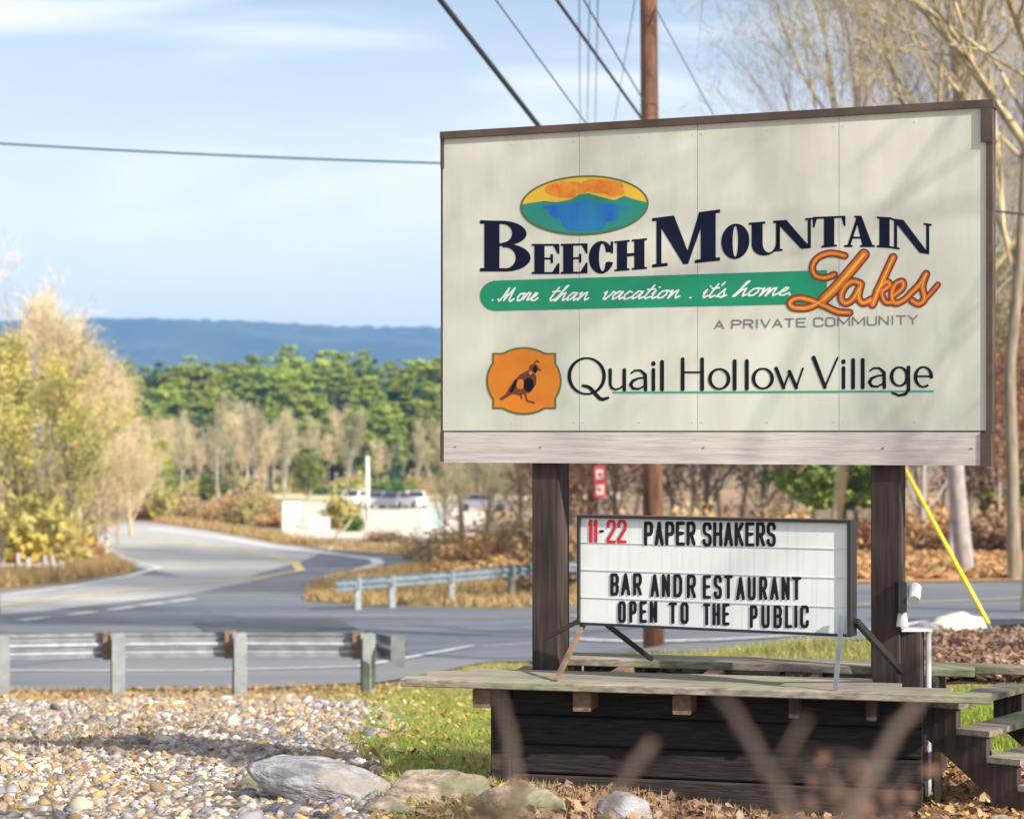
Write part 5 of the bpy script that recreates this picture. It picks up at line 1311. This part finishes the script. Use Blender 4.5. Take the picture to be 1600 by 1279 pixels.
# trees right of the view that throw the dappled shade (they stand beside the road, outside the frame)
make_tree('shade0', 120, 9.5, .14, M['bark'], M['bark'], twign=1200, twigL=.35, twigr=.006, levels=3, nchild=(13, 7, 5), spread=.6, ratio=.5, start=.25)
make_tree('shade1', 126, 8, .045, M['bark'], M['bark'], twign=900, twigL=.3, twigr=.004, levels=3, nchild=(11, 5, 3), spread=.75, ratio=.5, start=.3)
plant('shade1', (6.1, 6.1, tz(6.1, 6.1)), 'slim bare tree right of the frame, closest to the sign', 'tree', rz=0.5)
plant('shade0', (5.2, 3.6, tz(5.2, 3.6)), 'bare tree right of the camera shading the gravel bank', 'tree', rz=2.0, s=.8)
plant('shade0', (3.6, 1.6, tz(3.6, 1.6)), 'smallest bare tree right of the camera', 'tree', rz=4.0, s=.62)
for x, y, s_, lab in ( (13.5, 1.5, 1.25, 'bare tree standing right of the camera, farther one'), (15.5, 8.5, 1.2, 'bare tree right of the frame level with the sign')):
    plant('shade0', (x, y, tz(x, y)), lab, 'tree', s=s_)
for x, y, s_ in ((19, 13, .62), (23, 16.5, .75), (28, 20, .8), (20, 7, .6), (34, 24, .85), (30, 12, .8)):
    plant('pine1', (x, y, tz(x, y)-.2), 'dark pine outside the frame beside the road', 'tree', 'pines outside the frame', s=s_, name='pine_tree', sx=s_*1.3)

# ================================================================ ground cover
def inpoly(px_poly, n, seed, yr=None, jit=0):
    """random world points whose ground spot falls inside a photo polygon, spread evenly over the ground"""
    P = [tuple(gnd(*q))[:2] for q in px_poly]; rs = np.random.default_rng(seed)
    x0, x1 = min(p[0] for p in P), max(p[0] for p in P); y0, y1 = min(p[1] for p in P), max(p[1] for p in P)
    out = []; tot = 0
    while tot < n:
        X = rs.uniform(x0, x1, (1, 20000)); Y = rs.uniform(y0, y1, (1, 20000)); k = spoly(X, Y, P)[0] < 0
        o = np.stack([X[0][k], Y[0][k]], 1); out.append(o); tot += len(o)
    return np.concatenate(out)[:n], rs
def stones_mesh(XY, rs, size, flat=.65, jit=.5, lift=.25):
    ico = np.array([(0, 0, 1), (.89, 0, .45), (.28, .85, .45), (-.72, .53, .45), (-.72, -.53, .45), (.28, -.85, .45), (.72, .53, -.45), (-.28, .85, -.45), (-.89, 0, -.45), (-.28, -.85, -.45), (.72, -.53, -.45), (0, 0, -1)])
    fc = np.array([(0, 1, 2), (0, 2, 3), (0, 3, 4), (0, 4, 5), (0, 5, 1), (1, 6, 2), (2, 7, 3), (3, 8, 4), (4, 9, 5), (5, 10, 1), (2, 6, 7), (3, 7, 8), (4, 8, 9), (5, 9, 10), (1, 10, 6), (6, 11, 7), (7, 11, 8), (8, 11, 9), (9, 11, 10), (10, 11, 6)])
    n = len(XY); s_ = size*np.exp(np.clip(rs.normal(0, jit, n), -1, .9)); a_ = rs.uniform(0, 6.28, n)
    sc3 = np.stack([s_*rs.uniform(.8, 1.4, n), s_*rs.uniform(.7, 1.1, n), s_*flat*rs.uniform(.6, 1.2, n)], 1)
    V = ico[None]*(1+rs.normal(0, .15, (n, 12, 1)))*sc3[:, None, :]
    c_, s2 = np.cos(a_)[:, None], np.sin(a_)[:, None]
    x = V[..., 0]*c_-V[..., 1]*s2; y = V[..., 0]*s2+V[..., 1]*c_
    tl = rs.normal(0, .35, (n, 2)); z = V[..., 2]+x*tl[:, :1]+y*tl[:, 1:]
    z0 = terrain(XY[:, 0], XY[:, 1])[:, None]+sc3[:, 2:3]*lift
    W = np.stack([x+XY[:, :1], y+XY[:, 1:2], z+z0], -1).reshape(-1, 3)
    F = (fc[None]+np.arange(n)[:, None, None]*12).reshape(-1, 3)
    return W, F
def leaves_mesh(XY, rs, size, lift=.02):
    n = len(XY); a_ = rs.uniform(0, 6.28, n); s_ = size*rs.uniform(.6, 1.4, n)
    nrm = rs.normal(0, .45, (n, 2)); t = np.array([(1, 0), (.3, .55), (-.8, .35), (-1, -.1), (-.2, -.6), (.5, -.45)])
    x = (t[None, :, 0]*np.cos(a_)[:, None]-t[None, :, 1]*np.sin(a_)[:, None])*s_[:, None]; y = (t[None, :, 0]*np.sin(a_)[:, None]+t[None, :, 1]*np.cos(a_)[:, None])*s_[:, None]
    z = x*nrm[:, :1]+y*nrm[:, 1:]+rs.normal(0, .15, (n, 6))*s_[:, None]+terrain(XY[:, 0], XY[:, 1])[:, None]+lift+rs.uniform(0, lift, (n, 1))
    V = np.stack([x+XY[:, :1], y+XY[:, 1:2], z], -1).reshape(-1, 3)
    b = np.arange(n)[:, None]*6
    return V, np.concatenate([b+np.array([[0, 1, 2, 3]]), b+np.array([[0, 3, 4, 5]])])
def blades_mesh(XY, rs, h, w_):
    n = len(XY); a_ = rs.uniform(0, 6.28, n); H = h*rs.uniform(.4, 1.3, n); ln = rs.normal(0, .45, (n, 2))*H[:, None]
    dx = np.cos(a_)*w_; dy = np.sin(a_)*w_; z = terrain(XY[:, 0], XY[:, 1])
    V = np.stack([np.stack([XY[:, 0]-dx, XY[:, 1]-dy, z], -1), np.stack([XY[:, 0]+dx, XY[:, 1]+dy, z], -1), np.stack([XY[:, 0]+ln[:, 0], XY[:, 1]+ln[:, 1], z+H], -1)], 1).reshape(-1, 3)
    return V, np.arange(n*3).reshape(n, 3)

gpoly = [(-60, 1096), (0, 1094), (180, 1088), (400, 1083), (560, 1085), (620, 1104), (640, 1150), (560, 1165), (600, 1190), (640, 1279), (640, 1330), (-120, 1330)]
sheet('gravel_bed', gpoly, M['gravelbase'], 0.010, 0.25)
XY, rs = inpoly(gpoly, 44000, 1)
XY2, rs2 = inpoly([(-60, 1150), (500, 1150), (620, 1279), (640, 1330), (-120, 1330)], 14000, 2)
V1, F1 = stones_mesh(XY, rs, .0145, flat=.75, jit=.55)
XY3, rs3 = inpoly(gpoly, 500, 3); V3, F3 = stones_mesh(XY3, rs3, .036, flat=.7, jit=.45)
V1 = np.concatenate([V1, V3]); F1 = np.concatenate([F1, F3+len(V1)-len(V3)]); V2, F2 = stones_mesh(XY2, rs2, .013, jit=.38)
XYg, rsg = inpoly(gpoly, 9000, 51); XYg = XYg[(np.sin(XYg[:, 0]*2.3+2)+np.sin(XYg[:, 1]*1.3-XYg[:, 0])) > .5]; Vg, Fg = blades_mesh(XYg, rsg, .07, .006)
o = place('dry_grass', mesh('dry_grass', Vg, Fg, M['drygrass'])); tag(o, 'dry grass tufts poking through the gravel', 'grass', kind='stuff')
o = place('gravel', mesh('gravel', np.concatenate([V1, V2]), np.concatenate([F1, F2+len(V1)]), M['stones'])); tag(o, 'grey and tan gravel covering the bank in the lower left', 'gravel', kind='stuff')
XY, rs = inpoly(gpoly, 3000, 5); XY = XY[(np.sin(XY[:, 0]*1.9+1)+np.sin(XY[:, 1]*.9+XY[:, 0])+rs.normal(0, .5, len(XY))) > -.1]; V, F = leaves_mesh(XY, rs, .021, .02)
o = place('fallen_leaves', mesh('fallen_leaves', V, F, M['litter'])); tag(o, 'yellow brown fallen leaves strewn over the gravel', 'leaves', kind='stuff')
lawnL = [(470, 1080), (760, 1068), (840, 1068), (860, 1300), (580, 1300), (600, 1215), (540, 1160), (590, 1110)]
XY, rs = inpoly(lawnL, 30000, 6); V, F = blades_mesh(XY, rs, .055, .006)
o = place('grass', mesh('grass', V, F, M['grass'])); tag(o, 'short green grass left of the timber box', 'grass', kind='stuff')
XY, rs = inpoly(lawnL, 2600, 7); V, F = leaves_mesh(XY[:1500], rs, .021, .03)
o = place('fallen_leaves', mesh('fallen_leaves', V, F, M['litter'])); tag(o, 'fallen leaves on the grass left of the timber box', 'leaves', kind='stuff')
lawnR = [(1440, 1085), (1500, 1080), (1720, 1078), (1720, 1330), (1440, 1330)]
XY, rs = inpoly([(1440, 1085), (1500, 1080), (1720, 1078), (1720, 1205), (1440, 1205)], 26000, 8); V, F = blades_mesh(XY, rs, .06, .007)
o = place('grass', mesh('grass', V, F, M['grass'])); tag(o, 'bright green grass behind the wooden steps', 'grass', kind='stuff')
XY, rs = inpoly([(1440, 1195), (1720, 1195), (1720, 1340), (1440, 1340)], 7000, 9); V, F = leaves_mesh(XY, rs, .026, .03)
o = place('fallen_leaves', mesh('fallen_leaves', V, F, M['litter'])); tag(o, 'brown leaf litter below the wooden steps', 'leaves', kind='stuff')
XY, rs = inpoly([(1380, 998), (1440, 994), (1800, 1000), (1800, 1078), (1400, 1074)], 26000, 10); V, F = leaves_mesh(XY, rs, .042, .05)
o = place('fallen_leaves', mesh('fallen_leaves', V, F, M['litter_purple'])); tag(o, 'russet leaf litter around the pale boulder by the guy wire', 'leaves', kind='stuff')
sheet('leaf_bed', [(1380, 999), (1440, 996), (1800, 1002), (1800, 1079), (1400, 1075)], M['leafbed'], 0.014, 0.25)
XY, rs = inpoly([(480, 918), (530, 900), (660, 884), (900, 880), (1000, 905), (1000, 944), (830, 947), (560, 944), (478, 938)], 16000, 12); V, F = blades_mesh(XY, rs, .28, .03)
o = place('dry_grass', mesh('dry_grass', V, F, M['drygrass'])); tag(o, 'dry orange grass under the farther guardrail', 'grass', kind='stuff')
XY, rs = inpoly([(1100, 916), (1360, 908), (1800, 905), (1800, 866), (1420, 868), (1100, 880)], 16000, 13); V, F = leaves_mesh(XY, rs, .11, .06)
o = place('fallen_leaves', mesh('fallen_leaves', V, F, M['orangebrush'])); tag(o, 'orange leaf cover on the bank beyond the right road', 'leaves', kind='stuff')
XY, rs = inpoly([(0, 918), (100, 908), (210, 892), (180, 880), (150, 866), (100, 885), (0, 900)], 5000, 14); V, F = blades_mesh(XY, rs, .4, .035)
o = place('dry_grass', mesh('dry_grass', V, F, M['drygrass'])); tag(o, 'dry yellow grass verge under the left trees', 'grass', kind='stuff')
XY, rs = inpoly([(433, 848), (640, 869), (655, 862), (500, 850), (430, 838), (260, 810), (225, 810), (262, 818), (342, 830)], 4000, 15); V, F = blades_mesh(XY, rs, .4, .04)
o = place('dry_grass', mesh('dry_grass', V, F, M['drygrass'])); tag(o, 'dry orange verge beyond the far road', 'grass', kind='stuff')
boxfoot = [(700, 1250), (760, 1225), (1460, 1225), (1460, 1400), (640, 1400), (640, 1279)]
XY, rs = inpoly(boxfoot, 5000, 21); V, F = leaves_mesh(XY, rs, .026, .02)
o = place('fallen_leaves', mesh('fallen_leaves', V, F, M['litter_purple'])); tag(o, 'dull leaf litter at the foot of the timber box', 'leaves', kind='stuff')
XY, rs = inpoly(boxfoot, 6000, 22); V, F = blades_mesh(XY, rs, .06, .006)
o = place('dry_grass', mesh('dry_grass', V, F, M['drygrass'])); tag(o, 'dry grass tufts at the foot of the timber box', 'grass', kind='stuff')
strip_px = [(640, 1064), (760, 1040), (1000, 1024), (1340, 1008), (1400, 1000), (1400, 1078), (640, 1078)]
sheet('lawn', strip_px, M['lawn'], 0.02, 0.3)
rail_px = [(-60, 1104), (0, 1100), (180, 1094), (400, 1090), (560, 1092), (640, 1085), (640, 1072), (400, 1077), (0, 1082), (-60, 1084)]
XY, rs = inpoly(rail_px, 2600, 24); V, F = blades_mesh(XY, rs, .10, .010)
o = place('dry_grass', mesh('dry_grass', V, F, M['drygrass'])); tag(o, 'dry grass along the foot of the nearer guardrail', 'grass', kind='stuff')
XY, rs = inpoly(rail_px, 900, 25); V, F = leaves_mesh(XY, rs, .03, .03)
o = place('fallen_leaves', mesh('fallen_leaves', V, F, M['litter'])); tag(o, 'fallen leaves along the foot of the nearer guardrail', 'leaves', kind='stuff')
XY, rs = inpoly(strip_px, 24000, 23); V, F = blades_mesh(XY, rs, .09, .010)
o = place('grass', mesh('grass', V, F, M['wornGrass'])); tag(o, 'strip of grass between the plank platform and the road', 'grass', kind='stuff')
# pebbles and leaves on the soil inside the box
rs = np.random.default_rng(77)
n = 900; uu = rs.uniform(.12, BX.W-.12, n); vv = rs.uniform(.6, 1.1, n)
pts = np.array([tuple(BX.P(a_, -1.295, -b_)) for a_, b_ in zip(uu, vv)])
_t = terrain
def terrain_flat(x, y): return np.full(np.shape(x), -1.30)
terrain = terrain_flat
V, F = stones_mesh(pts[:600, :2], rs, .022); V2, F2 = leaves_mesh(pts[600:, :2], rs, .035, .02)
terrain = _t
o = place('pebbles', mesh('pebbles', V, F, M['stones'])); tag(o, 'pebbles lying between the front and rear planks', 'pebbles', kind='stuff')
o = place('fallen_leaves', mesh('fallen_leaves', V2, F2, M['litter'])); tag(o, 'leaves caught between the front and rear planks', 'leaves', kind='stuff')

# ================================================================ boulders
def boulder(px, D, size, m_, label, seed, rz=0.0, tilt=0.0, name='boulder', dz=0.0, loc=None):
    rs = np.random.default_rng(seed); p = loc if loc is not None else on(px, D)
    me = bpy.data.meshes.new(name); import bmesh as bmm
    b_ = bmm.new(); bmm.ops.create_icosphere(b_, subdivisions=4, radius=1)
    ph = rs.uniform(0, 6.28, 12); fr_ = rs.normal(0, 1.6, (6, 3)); fr2 = rs.normal(0, 5.5, (6, 3))
    nrm = rs.normal(0, 1, (9, 3)); nrm /= np.linalg.norm(nrm, axis=1)[:, None]; cut = rs.uniform(.6, .9, 9)
    for v in b_.verts:
        c = np.array(v.co); d = 1+.10*np.mean([math.sin(f @ c+q) for f, q in zip(fr_, ph[:6])])*2+.025*sum(math.sin(f @ c+q) for f, q in zip(fr2, ph[6:]))
        c = c*d
        for nn, ct in zip(nrm, cut):
            e_ = nn @ c-ct
            if e_ > 0: c = c-nn*e_*.8
        v.co = (c[0]*size[0], c[1]*size[1], c[2]*size[2])
    b_.to_mesh(me); b_.free(); me.materials.append(m_)
    me.polygons.foreach_set('use_smooth', [True]*len(me.polygons))
    o = place(name, me, None, None, (p.x, p.y, p.z+dz)); o.rotation_euler = (0, tilt, rz); tag(o, label, 'rock'); return o
boulder(494, 9.1, (.345, .16, .105), M['rock'], 'long smooth grey boulder lying in the gravel', 1, 0.1, 0.17, dz=.07)
boulder(392, 9.5, (.07, .08, .07), M['rock_tan'], 'small tan rock at the left end of the long grey boulder', 2, dz=.03)
boulder(680, 8.75, (.26, .18, .10), M['rock_tan'], 'flat tan rock at the bottom left of the timber box', 3, .2, 0.0, dz=.04)
boulder(612, 8.4, (.12, .12, .08), M['rock_tan'], 'tan rock under the right end of the long grey boulder', 4, dz=.0)
boulder(975, 8.55, (.115, .10, .13), M['rock'], 'squarish grey and pale rock in front of the timber box', 5, .5, dz=.02)
boulder(800, 8.6, (.25, .15, .10), M['rock_tan'], 'brown mossy rock in front of the left corner of the timber box', 6, -.2, dz=.0)
boulder(1497, 22.5, (.36, .26, .20), M['rock_white'], 'large pale sunlit boulder by the road right of the sign', 7, dz=.10)
boulder(1450, 22.2, (.16, .2, .14), M['rock'], 'grey rock in shade left of the pale boulder', 8, dz=.06)
boulder(1258, 8.8, (.05, .05, .05), M['rock_tan'], 'small stone at the foot of the timber box', 9, dz=.0)
for k, (px, D, s_, m_) in enumerate(((1478, 8.9, .06, 'rock_white'), (1520, 8.7, .09, 'rock_tan'), (1565, 8.9, .11, 'rock_tan'), (1590, 8.5, .09, 'rock'), (1500, 9.4, .07, 'rock'))):
    boulder(px, D, (s_, s_*.9, s_*.75), M[m_], ['small pale stone below the steps', 'tan stone below the middle of the steps', 'larger tan stone under the right end of the steps', 'grey stone in the bottom right corner', 'grey stone half under the steps'][k], 30+k, name='stone', dz=.02)
c_ = BX.P(BX.st(1197, 675)[0], 0, -.72)
boulder(0, 0, (.085, .06, .04), M['rock_white'], 'bluish white stone lying between the planks', 41, name='stone', loc=Vector((c_.x, c_.y, -1.27)))

# ================================================================ out of focus twigs in front
def fbranch(pts, rads, label, side=None):
    P = [at(*q) for q in pts]; base_ = P[0]
    root = empty('branch', base_, label, 'branch')
    n = []; r_ = []
    for a_, b_, ra, rb in zip(P[:-1], P[1:], rads[:-1], rads[1:]):
        for k in range(5): n.append(a_.lerp(b_, k/5)+Vector((random.uniform(-1, 1), 0, random.uniform(-1, 1)))*.002); r_.append(ra+(rb-ra)*k/5)
    n.append(P[-1]); r_.append(rads[-1])
    MB().tube(n, r_, 8).build('stem', M['fore_twig'], root, True)
    for (q0, q1, r0_, r1_) in (side or []):
        MB().tube([at(*q0), at(*q1)], [r0_, r1_], 6).build('side_twig', M['fore_twig'], root, True)
    return root
fbranch([(1290, 1440, 1.65), (1225, 1250, 1.68), (1170, 1150, 1.72), (1122, 1085, 1.75)], [.0065, .005, .004, .003], 'blurred brown branch slanting across the middle of the timber box',
        [((1205, 1215, 1.69), (1260, 1120, 1.7), .003, .0015)])
fbranch([(1270, 1430, 1.65), (1335, 1260, 1.68), (1395, 1150, 1.72), (1436, 1092, 1.75)], [.0068, .0055, .0045, .0034], 'blurred branch leaning to the right corner of the timber box',
        [((1335, 1260, 1.68), (1240, 1180, 1.7), .004, .002), ((1370, 1195, 1.7), (1250, 1170, 1.75), .0035, .002)])
fbranch([(900, 1430, 1.8), (960, 1240, 1.85), (1020, 1158, 1.85)], [.006, .0052, .004], 'blurred short branch stub in front of the box middle')
fbranch([(850, 1430, 1.8), (808, 1230, 1.85), (795, 1150, 1.9), (778, 1080, 1.95)], [.006, .005, .004, .0025], 'blurred branch rising by the left corner of the timber box')
make_bush('b_fore', 75, M['foreleaf'], 260, .07, M['fore_twig'])
make_bush('b_fore2', 76, M['foreleaf2'], 300, .07, M['fore_twig'])
for px, yy, D, s_, lab in ((800, 1330, 2.7, .13, 'blurred brown bush at the left foot of the timber box'), (1350, 1370, 2.5, .17, 'blurred reddish bush at the right foot of the timber box'), (900, 1390, 2.7, .12, 'blurred low bush in front of the middle of the box')):
    a_ = at(px, yy, D)
    bush('b_fore2' if px == 1350 else 'b_fore', a_, s_, s_*.9, lab)

# ================================================================ air
mv = bpy.data.materials.new('air'); mv.use_nodes = True
t = mv.node_tree; t.nodes.remove(t.nodes['Principled BSDF'])
pv = t.nodes.new('ShaderNodeVolumePrincipled'); pv.inputs['Color'].default_value = (0.25, 0.54, 1.0, 1); pv.inputs['Density'].default_value = 0.00029
pv.inputs['Anisotropy'].default_value = 0.0
t.links.new(pv.outputs[0], t.nodes['Material Output'].inputs['Volume'])
mb = MB(); mb.box((0, 0, (175-16)/2), (7400, 7400, 175+16)); hz = mb.build('haze', mv); tag(hz, kind='stuff')
